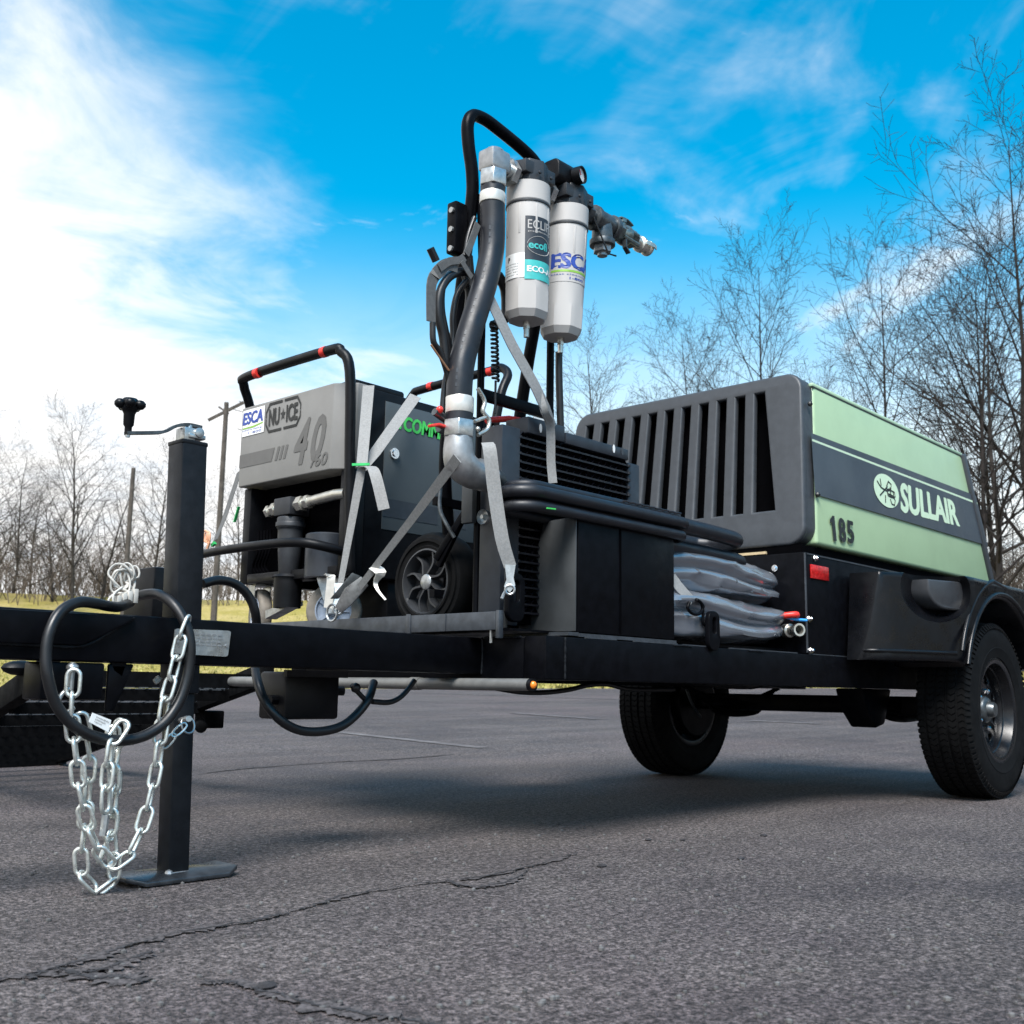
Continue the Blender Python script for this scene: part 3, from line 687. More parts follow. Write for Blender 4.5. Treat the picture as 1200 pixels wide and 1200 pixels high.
for xc in [4.02, 4.026, 4.034, 4.044, 4.058, 4.074, 4.092]+[4.12+.045*k for k in range(9)]: bmesh.ops.bisect_plane(bm, geom=bm.verts[:]+bm.edges[:]+bm.faces[:], plane_co=(xc, 0, 0), plane_no=(1, 0, 0))
bmesh.ops.triangulate(bm, faces=bm.faces[:]); bm.verts.index_update(); vs = [v.co.copy() for v in bm.verts]; fs = [tuple(v.index for v in f.verts) for f in bm.faces]; bm.free()
fb = MB(); fb.add([flare(v.x, (v.z+.163)/.326, v.y) for v in vs], fs)
fend = fb.build('fender', 'fender', T, smooth=40)
cut = MB(); cut.ball((4.285, 1.67, .842), 1, 32, (.225, .12, .135))
cut = cut.build('pocket_cutter', None); md = fend.modifiers.new('pocket', 'BOOLEAN'); md.operation = 'DIFFERENCE'; md.object = cut; md.solver = 'EXACT'; md.use_hole_tolerant = True
me = bpy.data.meshes.new_from_object(fend.evaluated_get(bpy.context.evaluated_depsgraph_get()))
fend.modifiers.clear(); fend.data = me; bpy.data.objects.remove(cut); me.materials.clear(); finish(me, 'fender', 32)
f = MB(); q = []
for k in range(9): a = pi+pi*.5*k/8; q.append((4.41+.095*cos(a), .845+.07*sin(a)))
q = [(4.315, .876)]+q+[(4.53, .775), (4.53, .878)]
vs, fs = curve_mesh([q], .12, .008, 2); f.add([flare(v.x, .90+(v.z-.068)*3.0, v.y) for v in vs], fs); f.build('pocket_flap', 'wheelgrey', fend, smooth=40)
lip = MB(); lip.tube([(4.032, 1.935, .592), (4.028, 1.86, .592), (4.035, yo(4.035)+.003, .592), (4.055, yo(4.055)+.003, .592)]+[(x, yo(x)+.003, .592) for x in (4.1, 4.2, 4.3, 4.40)], .009, 8)
lip.tube([(x, 1.622, z) for x, z in [(4.425, .548)]+arc(WX, .40, .458, 160, 20, 26)+[(5.3, .548)]], .011, 8)
lip.tube([(x, 1.627, z) for x, z in [(4.395, .615)]+arc(WX, .40, .515, 157, 100, 14)+[(4.95, .885)]], .010, 8)
lip.build('fender_lip', 'fender', fend, smooth=60)

# ---- toolbox on the near rail
tb = MB(); tb.box((2.405, 1.965, .585), (2.888, 2.225, .918)).build('toolbox', 'powder', T, bevel=.003)
TBX = bpy.data.objects['toolbox']
b = MB(); b.prism([(2.400, 1.967, .588), (2.400, 1.967, .916), (2.400, 2.09, .912), (2.400, 2.19, .588)], (-.004, 0, 0)); b.build('lit_end_panel', 'greysheet', TBX, bevel=.001)  # paler than the black box: the light on this end is painted in
b = MB(); b.bar((2.385, 2.13, .915), (2.385, 2.215, .575), .02, .03, (1, 0, 0)); b.build('hinge_strip', 'powder', TBX, bevel=.003)
b = MB(); b.box((2.36, 1.962, .574), (2.405, 2.225, .584)); b.box((2.405, 1.96, .572), (2.89, 2.225, .582)); b.build('base_flange', 'deck', TBX)
MB().box((2.60, 1.9615, .59), (2.605, 1.9645, .905)).build('door_seam', 'void', TBX)
for x0, x1 in ((2.43, 2.50), (2.505, 2.57), (2.66, 2.885), (2.92, 3.1), (3.2, 3.66), (3.75, 4.5)):
    MB().box((x0, 1.952, .5685), (x1, 1.961, .572)).build('rail_highlight', 'deck', T)  # highlight along the rail top, put in as paler strips
# tie-down loops
def loop_plate(o, s=1.0):
    """upright steel plate with an oblong eye"""
    vs, fs = curve_mesh([rrect(-.035*s, -.06*s, .035*s, .085*s, .03*s), rrect(-.017*s, -.005*s, .017*s, .068*s, .0165*s)], .012, .003, 2)
    b = MB(); b.add([(o[0]+v.x, o[1]+v.z, o[2]+v.y) for v in vs], fs); return b
ob = loop_plate((3.076, 1.945, 0.611), .85).build('tie_down_loop', 'powder', T, smooth=40)
ob = loop_plate((2.241, 2.060, 0.664), .9).build('tie_down_loop', 'powder', T, smooth=40)
def weld(pts, parent, r=.0035):
    q = random.Random(len(pts)*7); p, _ = smooth_path([V(c) for c in pts], [1]*len(pts), 14); b = MB()
    b.tube(p, [r*q.uniform(.75, 1.3) for _ in p], 6); return b.build('weld_bead', 'jack', parent, smooth=60)
weld([(2.2485, 2.191, .463), (2.2485, 2.1885, .515), (2.2485, 2.191, .567)], T)
weld([(2.2485, 2.04, .5665), (2.2485, 2.10, .5665), (2.2485, 2.18, .5665)], T)
weld([(1.172, 2.187, 0.560), (1.122, 2.187, 0.528), (1.063, 2.187, 0.496), (0.979, 2.187, 0.494), (0.895, 2.187, 0.494)], T)
weld([(2.33, 1.9485, .452), (2.33, 1.9485, .51), (2.33, 1.9485, .567)], T)
for x_ in (2.86, 3.31): weld([(x_, 1.949, .566), (x_+.06, 1.949, .567), (x_+.10, 1.949, .566)], T, .003)
# ---- jack with crank
JX, JY = 1.303, 2.238
jk = thing('tongue_jack', (1.325, 2.222, 0), None, None); jk.parent = T; jk.location = V((1.325, 2.222, 0))-T.location
jl = (.022, -.016)                                           # the jack stands slightly out of plumb
def J(x, y, z): t = (0.97-z)/0.97; return (JX+x+jl[0]*t, JY+y+jl[1]*t, z)
def jbox(h, z0, z1): b = MB(); return b.hexa([J(-h, -h, z0), J(h, -h, z0), J(h, h, z0), J(-h, h, z0), J(-h, -h, z1), J(h, -h, z1), J(h, h, z1), J(-h, h, z1)])
jbox(.0325, .40, .972).build('outer_tube', 'jack', jk, bevel=.005)
jbox(.0255, .012, .42).build('inner_leg', 'jack', jk, bevel=.004)
jbox(.0335, .966, .977).build('top_cap', 'jack', jk, bevel=.003)
ft = [(-.135, -.045), (-.10, -.07), (.10, -.07), (.135, -.045), (.135, .045), (.10, .07), (-.10, .07), (-.135, .045)]
b = MB(); c0 = J(0, 0, 0)
lo = [(c0[0]+x, c0[1]+y, .002+(.010 if abs(x) > .12 else 0)) for x, y in ft]
b.prism(lo, (0, 0, .010)); M['foot'] = mat('worn_black_foot_plate', (0.05, 0.055, 0.062), 0.3, metal=0.5, var=0.4, scale=25, bump=0.1)
b.build('foot_plate', 'foot', jk, bevel=.0025)
b = MB(); b.tube([J(-.028, -.03, .014), J(.028, -.03, .014)], .006, 6); b.ball(J(-.026, -.028, .016), .010, 8); b.build('foot_weld', 'alu', jk)
b = MB(); b.box((JX-.022, JY-.02, .976), (JX+.006, JY+.02, 1.008)); b.box((JX-.012, JY-.026, .984), (JX+.03, JY+.026, .994)); b.cyl((JX+.012, JY-.03, .998), (JX+.012, JY+.03, .998), .012, 12); b.cyl((JX, JY, .975), (JX, JY, 1.018), .009, 10)
b.build('gear_bracket', 'galv', jk, bevel=.0015)
b = MB(); b.ribbon([(JX+.03, JY, 1.018), (JX-.005, JY, 1.018), (JX-.035, JY, 1.009), (JX-.06, JY, .992), (JX-.085, JY, .984), (JX-.155, JY, .970)], .016, (0, 1, 0), .007, sub=3); b.build('crank_arm', 'darkmetal', jk, smooth=50)
kb = MB(); kx = JX-.150
kb.lathe([(.008, .968), (.008, .985), (.0115, .990), (.0125, 1.015), (.016, 1.022), (.02, 1.026), (.02, 1.044), (.015, 1.050), (0, 1.052)], (kx, JY, 0), (0, 0, 1), 18)
for k in range(5): a = 2*pi*k/5+.5; kb.ball((kx+.022*cos(a), JY+.022*sin(a), 1.036), .0135, 10, (1, 1, .85))
kb.build('crank_knob', 'plastic', jk, smooth=60)
MB().cyl((kx, JY, .962), (kx, JY, .988), .0055, 8).build('knob_bolt', 'galv', jk)
# spring pin on the jack leg
pc = (1.309, 2.185, 0.341); b = MB(); b.cyl((pc[0], 2.205, pc[2]), (pc[0]-.012, 2.15, pc[2]+.006), .007, 8)
b.tube([(pc[0]+.016*cos(2*pi*k/16), 2.172+.006*sin(2*pi*k/16), pc[2]-.008+.018*sin(2*pi*k/16)) for k in range(16)], .0022, 6, closed=True); b.build('locking_pin', 'galv', jk)

# ================================================================ folding ramp behind the tongue
RP = thing('loading_ramp', (1.95, 4.6, 0), 'black steel mesh loading ramp let down to the asphalt behind the tongue', 'ramp')
h0, h1 = V((1.54, 3.36, .445)), V((2.34, 3.36, .445)); f0, f1 = V((1.93, 5.55, .03)), V((2.66, 5.62, .03))
for a, b_ in ((h0, f0), (h1, f1)):
    MB().bar(a+V((0, 0, .02)), b_+V((0, 0, .02)), .05, .08).build('ramp_side_rail', 'rampblack', RP, bevel=.004)
for k in range(9):
    t = k/8; MB().bar(h0.lerp(f0, t)+V((.02, 0, -.012)), h1.lerp(f1, t)+V((-.02, 0, -.012)), .03, .04).build('ramp_rung', 'rampblack', RP)
ms = MB()
for k in range(64):
    t = (k+.5)/64; a, c = h0.lerp(f0, t), h1.lerp(f1, t); zz_ = [a.lerp(c, i/30)+V((0, (.011 if i % 2 else -.011), .012)) for i in range(31)]
    ms.tube(zz_, .0028, 3, cap=False)
ms.build('ramp_mesh', 'deck', RP, smooth=0)['kind'] = 'stuff'
MB().bar(h0+V((0, 0, -.01)), h1+V((0, 0, -.01)), .05, .05).build('ramp_hinge_bar', 'rampblack', RP)
MB().bar(f0+V((-.03, .02, -.02)), f1+V((.03, .02, -.02)), .05, .015).build('ramp_lip', 'deck', RP)
m_ = h1.lerp(f1, .27)+V((.045, -.02, -.05)); b = MB(); b.box(m_-V((.04, .04, .035)), m_+V((.05, .04, .035))); b.cyl(m_+V((-.06, -.05, -.03)), m_+V((-.04, .0, -.02)), .025, 10); b.build('ramp_foot_bracket', 'rampblack', RP, bevel=.006)
m_ = h0.lerp(f0, .12); b = MB(); b.ball(m_+V((-.03, 0, .07)), .05, 12, (1.3, .8, .5)); b.build('ramp_latch', 'plastic', RP)

# ================================================================ air compressor on the trailer
K = .06
A = thing('air_compressor', (4.7, 2.57, .568), 'towable air compressor with pale green side panel and black louvred cowl', 'compressor')
YC = 2.572
def tum(p):                                                  # sides lean inwards towards the roof
    x, y, z = p; return (x, YC+(y-YC)*(1-K/.622*max(0, z-.98)), z)
bd = MB(); bd.box((3.735, 1.953, .5695), (5.78, 3.19, .952)).build('base_cabinet', 'powder', A, bevel=.004)
MB().box((3.755, 1.975, .952), (5.72, 3.17, .985)).build('cabinet_gap_shade', 'void', A)  # shade of the gap under the canopy, put in as a near-black block
MB().box((3.738, 2.12, .956), (3.750, 2.34, .966)).build('seal_strip', 'brasswood', A)
MB().box((3.75, 1.951, .944), (5.78, 1.9525, .949)).build('cabinet_edge', 'deck', A)
MB().box((3.7330, 1.950, .575), (3.7385, 1.9555, .948)).build('cabinet_edge', 'deck', A)
# cowl with louvres: a thin slotted front sheet and the rim that wraps round it
b_ = .012; g = .0937; out = rrect(1.957+b_, .985+b_, 3.187-b_, 1.69-b_, .06, 6); splines = [out]
for k in range(11):
    yl = 2.184+g*k
    rb = 2.080 if k == 0 else yl-.052
    rt_ = 2.130 if k == 0 else yl-.052
    splines.append([(rb-b_*.6, 1.13-b_), (yl+b_*.8, 1.13-b_), (yl+b_*.8, 1.628+b_), (rt_-b_*.6, 1.628+b_)])
vs, fs = curve_mesh(splines, .012, b_, 3)
cw = MB(); cw.add([tum((3.748+(v.y-.997)*.124+.018+v.z, v.x, v.y)) for v in vs], fs)
vs, fs = curve_mesh([rrect(1.957+b_, .985+b_, 3.187-b_, 1.69-b_, .06, 6), rrect(1.985, 1.015, 3.16, 1.66, .05, 6)], .07, b_*.6, 3)
cw.add([tum((3.748+(v.y-.997)*.124+.066+v.z, v.x, v.y)) for v in vs], fs)
cw.build('louvred_cowl', 'cowl', A, smooth=38)
cv = MB(); cv.hexa([tum(p) for p in [(3.845, 1.985, 1.0), (3.86, 1.985, 1.0), (3.86, 3.15, 1.0), (3.845, 3.15, 1.0), (3.90, 1.985, 1.66), (3.92, 1.985, 1.66), (3.92, 3.15, 1.66), (3.90, 3.15, 1.66)]]).build('cowl_interior', 'void', A)  # black sheet behind the slots stands for the shade inside
# canopy body (green), from cowl to rear
side = [(3.842, .992), (5.70, .992), (5.50, 1.618), (5.46, 1.642), (3.925, 1.658)]
cb = MB(); n = len(side)
lft = [tum((x, 1.955, z)) for x, z in side]; rgt = [tum((x, 3.185, z)) for x, z in side]
cb.add(lft+rgt, [tuple(range(n)), tuple(range(2*n-1, n-1, -1))]+[(i, i+n, (i+1) % n+n, (i+1) % n) for i in range(n)])
cb.build('canopy', 'green', A, bevel=.014, seg=3)
lipm = MB(); lipm.bar(tum((3.915, 1.962, 1.652)), tum((5.50, 1.962, 1.634)), .02, .016); lipm.build('roof_lip', 'lipgreen', A, bevel=.005)
lipm = MB(); lipm.bar(tum((3.915, 1.9555, 1.641)), tum((5.49, 1.9555, 1.623)), .004, .005); lipm.build('roof_seam', 'ink', A)
rt2 = MB(); rt2.bar(tum((5.715, 1.965, .985)), tum((5.505, 1.965, 1.635)), .04, .05, (0, 1, 0)); rt2.build('rear_trim', 'cowl', A, bevel=.008)
E = (0, -.0015, 0)
def on_side(pts): return [V(p)+V(E) for p in pts]
def poly_patch(pts, m, name='painted_band', off=0.0):
    b = MB(); b.add([p+V((0, -off, 0)) for p in on_side(pts)], [tuple(range(len(pts)))]); return b.build(name, m, A, smooth=0)
poly_patch([(3.859, 1.977, 1.438), (3.850, 1.963, 1.189), (5.705, 1.962, 1.188), (5.618, 1.977, 1.437)], 'stripe')
poly_patch([(3.862, 1.976, 1.414), (3.862, 1.976, 1.405), (5.626, 1.975, 1.393), (5.623, 1.975, 1.403)], 'lgreen', off=.001)
SM = quad_map((4.655, 1.965, 1.227), (5.341, 1.966, 1.244), (5.322, 1.973, 1.365), (4.678, 1.973, 1.363))
lettering('SULLAIR', lambda u, v: SM(u, v)+V((0, -.003, 0)), 'lgreen', A, bold=.02, heavy=.008)
N1 = quad_map((3.957, 1.952, 1.019), (4.157, 1.953, 1.029), (4.163, 1.958, 1.118), (3.955, 1.959, 1.123))
poly_patch([N1(u, v) for u, v in ((.08, 0), (.21, 0), (.21, 1), (.13, 1), (0, .80), (0, .66), (.08, .74))], 'ink', 'lettering')
for k, (ch, u0, u1) in enumerate((('8', .35, .63), ('5', .71, .99))): lettering(ch, lambda u, v, u0=u0, u1=u1: N1(u0+(u1-u0)*u, v)+V((0, -.002, 0)), 'ink', A, bold=.01, heavy=.055)
lc = V((4.519, 1.969, 1.301)); lr = V((4.392, 1.969, 1.298)); lu = V((4.504, 1.974, 1.375)); ex = lc-lr; ez = (lu-lc); ez.x = 0; ex.z = 0; ex.y = 0
lg = MB(); lg.add([lc+ex*cos(2*pi*k/40)+ez*sin(2*pi*k/40)+V((0, -.003, 0)) for k in range(40)], [tuple(range(40))]); emb = lg.build('round_emblem', 'lgreen', A, smooth=0)
def L2(u, v): return lc+ex*u+ez*v+V((0, -.0042, 0))
st = MB()
for pts in ([(-.72, .42), (-.45, .1), (.02, -.02)], [(-.6, -.42), (-.2, -.02), (.1, .3)], [(-.45, .62), (-.42, .2)], [(-.2, -.75), (-.15, -.3)],
            [(.02, .28), (.2, .62), (.42, .5), (.36, .2), (.05, .1)], [(.1, -.15), (.45, -.2), (.62, -.42), (.52, -.75), (.3, -.72), (.22, -.45)], [(-.02, -.02), (.3, .12), (.62, .06), (.66, -.2), (.4, -.3), (.1, -.28)],
            [(.0, .25), (.06, -.3)], [(.3, .3), (.3, -.35)], [(.55, .12), (.5, -.35)]):
    st.ribbon([L2(u, v) for u, v in pts], .0065, [V((d2[1]-d1[1], 0, -(d2[0]-d1[0]))) for d1, d2 in zip(pts, pts[1:]+[(2*pts[-1][0]-pts[-2][0], 2*pts[-1][1]-pts[-2][1])])], .0008)
st.build('emblem_lines', 'ink', emb, smooth=0)
# bolts, reflector, handles
for (p) in ((3.812, 1.951, 0.935), (4.205, 1.951, 0.803), (3.751, 1.951, 0.701), (4.149, 1.951, 0.589), (3.757, 1.951, 0.584)):
    b = MB(); b.cyl((p[0], 1.952, p[2]), (p[0], 1.949, p[2]), .013, 14); hexring(b, (p[0], 1.949, p[2]), (p[0], 1.941, p[2]), .0085); b.ball((p[0], 1.941, p[2]), .006, 8); b.build('panel_bolt', 'chrome', A)
p = (3.733, 2.078, 0.897); b = MB(); b.cyl((3.734, p[1], p[2]), (3.730, p[1], p[2]), .013, 14); hexring(b, (3.730, p[1], p[2]), (3.722, p[1], p[2]), .0085); b.build('panel_bolt', 'chrome', A)
for p in ((3.876, 1.985, 1.558), (3.875, 1.963, 1.190)):
    MB().ball((p[0]-.008, p[1]-.004, p[2]), .011, 8).build('cowl_screw', 'ink', A)
p0, p1 = (3.770, 1.951, 0.908), (3.912, 1.951, 0.855)
b = MB(); b.box((p0[0], 1.945, p1[2]), (p1[0], 1.9515, p0[2])); b.build('side_reflector', 'redlens', A, bevel=.002)

# ================================================================ dry-ice blasting machine
B = thing('blasting_machine', (2.75, 3.25, .588), 'grey and black wheeled blasting machine marked NU ICE 40, strapped to the deck', 'blast machine')
HX = 2.30
hp = MB(); hp.prism([(HX, 3.566, 1.17), (HX, 3.0, 1.17), (2.352, 2.925, 1.17), (2.40, 2.925, 1.17), (2.40, 3.566, 1.17)], (0, 0, .312)); hp.build('hopper_panel', 'hopper', B, bevel=.005, seg=3)
bd = MB(); bd.box((2.402, 2.93, .80), (3.05, 3.56, 1.475)); bd.build('cabinet', 'plastic', B, bevel=.006)
MB().box((2.38, 2.98, 1.478), (2.62, 3.54, 1.515)).build('hopper_lid', 'plastic', B, bevel=.012)
b = MB(); b.box((2.33, 2.925, .80), (2.40, 2.975, 1.168)); b.box((2.33, 3.52, .80), (2.40, 3.565, 1.168)); b.box((2.33, 2.976, .80), (3.05, 3.519, .835)); b.build('base_frame', 'plastic', B, bevel=.004)
MB().box((2.396, 2.976, .80), (2.4015, 3.519, 1.168)).build('front_recess', 'void', B)  # black sheet at the back paints in the shade of the recess
FP = quad_map((HX-.0015, 3.564, 1.172), (HX-.0015, 3.0, 1.172), (HX-.0015, 3.0, 1.480), (HX-.0015, 3.564, 1.480))
def off(fn, d): return lambda u, v: fn(u, v)+V(d)
# lower print: bar, three slashes, 40
patch([(0.0, .235), (.375, .235), (.405, .40), (0.0, .40)], FP, 'hoppermark', B)
for k in range(3): patch([(.41+.045*k, .235), (.437+.045*k, .235), (.467+.045*k, .40), (.44+.045*k, .40)], FP, 'hoppermark', B, 'printed_slash')
def sub(fn, x0, y0, x1, y1, sl=0.0): return lambda u, v: fn(x0+(x1-x0)*u+sl*v, y0+(y1-y0)*v)
lettering('4', sub(FP, .60, .13, .73, .66, .07), 'hoppermark', B, bold=.02, heavy=.035)
lettering('0', sub(FP, .775, .13, .90, .66, .07), 'hoppermark', B, bold=.02, heavy=.035)
lettering('/60', sub(off(FP, (-.0008, 0, 0)), .80, .06, .965, .21, .02), 'hoppermark', B, bold=.02)
# NU*ICE badge
badge = sub(off(FP, (-.0005, 0, 0)), .285, .60, .675, .975)
oc = [(.10, .0), (.90, .0), (1, .28), (1, .72), (.90, 1), (.10, 1), (0, .72), (0, .28)]
for i in range(8):
    (x0, y0), (x1, y1) = oc[i], oc[(i+1) % 8]
    segs = [(0, .46), (.54, 1)] if i in (0, 4, 2, 6) else [(0, 1)]
    for s0, s1 in segs:
        a = (x0+(x1-x0)*s0, y0+(y1-y0)*s0); c = (x0+(x1-x0)*s1, y0+(y1-y0)*s1)
        ins = lambda p: (.5+(p[0]-.5)*.945, .5+(p[1]-.5)*.84)
        patch([a, c, ins(c), ins(a)], badge, 'ink', B, 'badge_border')
lettering('NU', sub(badge, .10, .22, .40, .78), 'ink', B, bold=.015, heavy=.025)
lettering('ICE', sub(badge, .60, .22, .91, .78), 'ink', B, bold=.015, heavy=.025)
patch([(.5+.075*(1 if k % 2 == 0 else .42)*sin(pi*k/5), .5+.22*(1 if k % 2 == 0 else .42)*cos(pi*k/5)) for k in range(10)], badge, 'ink', B, 'badge_star')
st = sub(off(FP, (-.0005, 0, 0)), .016, .63, .27, .965)
stk = patch([(0, 0), (1, 0), (1, 1), (0, 1)], st, 'white', B, 'sticker')
st2 = off(st, (-.0008, 0, 0))
lettering('ESCA', sub(st2, .02, .44, .93, .90, .03), 'blue', stk, bold=.015, heavy=.02)
patch([(.02, .33), (.5, .34), (.95, .40), (.95, .35), (.5, .27), (.02, .28)], st2, 'lime', stk)
for k, (a, c, y0) in enumerate(((.02, .90, .17), (.30, .90, .05))):
    lettering('industrial cleaning' if k == 0 else '1-800', sub(st2, a, y0, c, y0+.09), 'blue', stk)
# side panel
SP = quad_map((2.483, 2.926, .975), (2.93, 2.926, .975), (2.93, 2.926, 1.442), (2.483, 2.926, 1.442))
MB().box((2.483, 2.927, .975), (2.945, 2.932, 1.442)).build('side_panel', 'sidepanel', B, bevel=.0015)
SPo = off(SP, (0, -.0006, 0))
patch([(0, .10), (.60, .10), (.60, .24), (0, .24)], SPo, 'sidedark', B)
for k in range(3): patch([(.68+.10*k, .10), (.74+.10*k, .10), (.755+.10*k, .24), (.695+.10*k, .24)], SPo, 'sidedark', B, 'printed_slash')
lettering('COMMANDO', sub(SPo, .19, .80, .985, .915, .012), 'neon', B, bold=.015, heavy=.006)
for k in range(3): patch([(.07+.025*k, .805+.04*k), (.165, .805+.04*k), (.172, .828+.04*k), (.077+.025*k, .828+.04*k)], SPo, 'neon', B, 'printed_slash')
c = SP(.10, .60); b = MB(); b.cyl((c.x, 2.926, c.z), (c.x, 2.919, c.z), .020, 16); b.cyl((c.x, 2.919, c.z), (c.x, 2.914, c.z), .012, 12); b.build('panel_lock', 'chrome', B)
# tube handles with red bands
FH = [(2.43, 3.60, 1.20), (2.36, 3.60, 1.49), (2.30, 3.565, 1.575), (2.28, 3.50, 1.597), (2.27, 3.0, 1.592), (2.273, 2.93, 1.575), (2.285, 2.892, 1.50), (2.30, 2.892, 1.20), (2.32, 2.895, .86), (2.33, 2.90, .80)]
MB().tube(FH, .0185, 12, sub=5).build('front_handle', 'plastic', B, smooth=60)
for y_ in (3.43, 3.02): MB().tube([(2.27, y_-.012, 1.592), (2.27, y_+.012, 1.592)], .0197, 12).build('red_band', 'red', bpy.data.objects['front_handle'], smooth=60)
RH = [(3.04, 3.54, 1.46), (3.10, 3.545, 1.60), (3.12, 3.50, 1.70), (3.12, 3.42, 1.715), (3.12, 3.02, 1.72), (3.12, 2.96, 1.72), (3.11, 2.915, 1.68), (3.07, 2.91, 1.60), (3.04, 2.915, 1.46)]
MB().tube(RH, .0185, 12, sub=5).build('rear_handle', 'plastic', B, smooth=60)
for y_ in (3.38, 3.02): MB().tube([(3.12, y_-.014, 1.7175), (3.12, y_+.014, 1.7175)], .0197, 12).build('red_band', 'red', bpy.data.objects['rear_handle'], smooth=60)
BB = [(2.33, 3.90, .90), (2.24, 3.76, .905), (2.19, 3.55, .907), (2.17, 3.2, .905), (2.185, 3.0, .90), (2.25, 2.93, .885), (2.34, 2.915, .87)]
MB().tube(BB, .0165, 12, sub=6).build('front_bumper', 'plastic', B, smooth=60)
# regulator and pipework in the front recess
rg = MB(); rc = (2.345, 3.275, 0)
rg.box((2.30, 3.225, 1.035), (2.39, 3.325, 1.10)); rg.lathe([(.03, 1.035), (.05, 1.03), (.052, .99), (.046, .985), (.046, .96), (.042, .90), (.036, .82), (.02, .79), (0, .785)], rc, (0, 0, 1), 24); rg.lathe([(.055, .995), (.055, 1.012), (.05, 1.012)], rc, (0, 0, 1), 24)
rg = rg.build('air_regulator', 'head', B, bevel=.004, smooth=40)
pn = MB(); pn.tube([(2.33, 3.325, 1.07), (2.33, 3.40, 1.062)], .019, 12); hexring(pn, (2.33, 3.345, 1.068), (2.33, 3.365, 1.066), .026); hexring(pn, (2.33, 3.385, 1.064), (2.33, 3.40, 1.062), .024)
pn.tube([(2.33, 3.225, 1.07), (2.33, 3.0, 1.085), (2.34, 2.96, 1.085)], .019, 12); hexring(pn, (2.33, 3.21, 1.071), (2.33, 3.18, 1.073), .029); hexring(pn, (2.33, 3.165, 1.074), (2.33, 3.145, 1.075), .026)
pn.build('nickel_pipe', 'nickel', B, smooth=40)
b = MB(); b.lathe([(.075, .80), (.075, .95), (.07, .955)], (2.37, 3.09, 0), (0, 0, 1), 24, cap=True); b.build('water_trap', 'header', B, smooth=40)
b = MB(); b.lathe([(.05, .72), (.052, .84), (.06, .83)], (2.345, 3.275, -.02), (0, 0, 1), 24); b.build('filter_bowl', 'plastic', B, smooth=40)
b = MB()
for k in range(5): x0 = 3.42+.02*k; b.tube([(2.36, x0, 1.0), (2.345, x0-.02, .92), (2.35, x0+.01, .86), (2.36, x0-.03, .82)], .005, 6, sub=4)
b.build('air_line', 'void', B, smooth=60)
MB().box((2.55, 2.96, .66), (3.04, 3.30, .80)).build('belly_pan', 'plastic', B, bevel=.004)
# casters
def caster(cx, cy, ang, r=.098):
    w_ = thing('caster', (cx, cy, .588), None, None); w_.parent = B; w_.location = V((cx, cy, .588))-B.location
    ax = V((cos(ang), sin(ang), 0)); c = V((cx, cy, .588+r)); ty = MB()
    ty.lathe([(r*.66, -.021), (r*.9, -.023), (r*.98, -.018), (r, -.008), (r, .008), (r*.98, .018), (r*.9, .023), (r*.66, .021)], c, ax, 36); ty.build('caster_tyre', 'tan', w_, smooth=50)
    rm = MB(); rm.lathe([(r*.70, -.020), (r*.62, -.022), (r*.58, -.012), (r*.2, -.010), (r*.2, -.024), (0, -.024)], c, ax, 36); rm.lathe([(r*.70, .020), (r*.62, .022), (r*.58, .012), (r*.2, .010), (r*.2, .024), (0, .024)], c, ax, 36)
    for k in range(5):
        a = 2*pi*k/5; u = V((-sin(ang), cos(ang), 0)); q = u*cos(a)+V((0, 0, 1))*sin(a); rm.bar(c+q*r*.2, c+q*r*.62, .012, .036, ax)
    rm.build('caster_rim', 'bluegrey', w_, smooth=40)
    fk = MB(); u = V((-sin(ang), cos(ang), 0))
    for sgn in (1, -1):
        o_ = ax*(.030*sgn); p = [c+o_-u*.018-V((0, 0, .012)), c+o_+u*.018-V((0, 0, .012)), c+o_+u*.05+V((0, 0, r+.012))-u*.02, c+o_-u*.06+V((0, 0, r+.012))]; fk.prism(p, ax*.003)
    fk.bar(c+V((0, 0, r+.014))-u*.06, c+V((0, 0, r+.014))+u*.045, .068, .006); fk.cyl(c-ax*.036, c+ax*.036, .008, 8); fk.build('caster_fork', 'galv', w_)
    return w_
caster(2.40, 3.07, radians(222))
caster(2.40, 3.52, radians(160))
b = MB(); q = V((2.34, 3.40, .665)); b.prism([q, q+V((0, -.16, .045)), q+V((0, -.16, .060)), q+V((0, .0, .03))], (.05, 0, 0)); b.build('caster_brake', 'galv', B)
for y_ in (2.955, 3.535):
    b = MB(); b.lathe([(.06, -.03), (.11, -.035), (.13, -.02), (.13, .02), (.11, .035), (.06, .03), (.0, .02)], (2.95, y_, .72), (0, 1, 0), 32); b.build('rear_wheel', 'rubber', B, smooth=50)

# ================================================================ aftercooler and filter cart
F_ = thing('filter_cart', (2.4, 2.3, .588), 'upright black hand truck carrying a finned cooler, two pale filter canisters and gauges', 'filter cart')
def part(mb, name, m, **kw): return mb.build(name, m, F_, **kw)
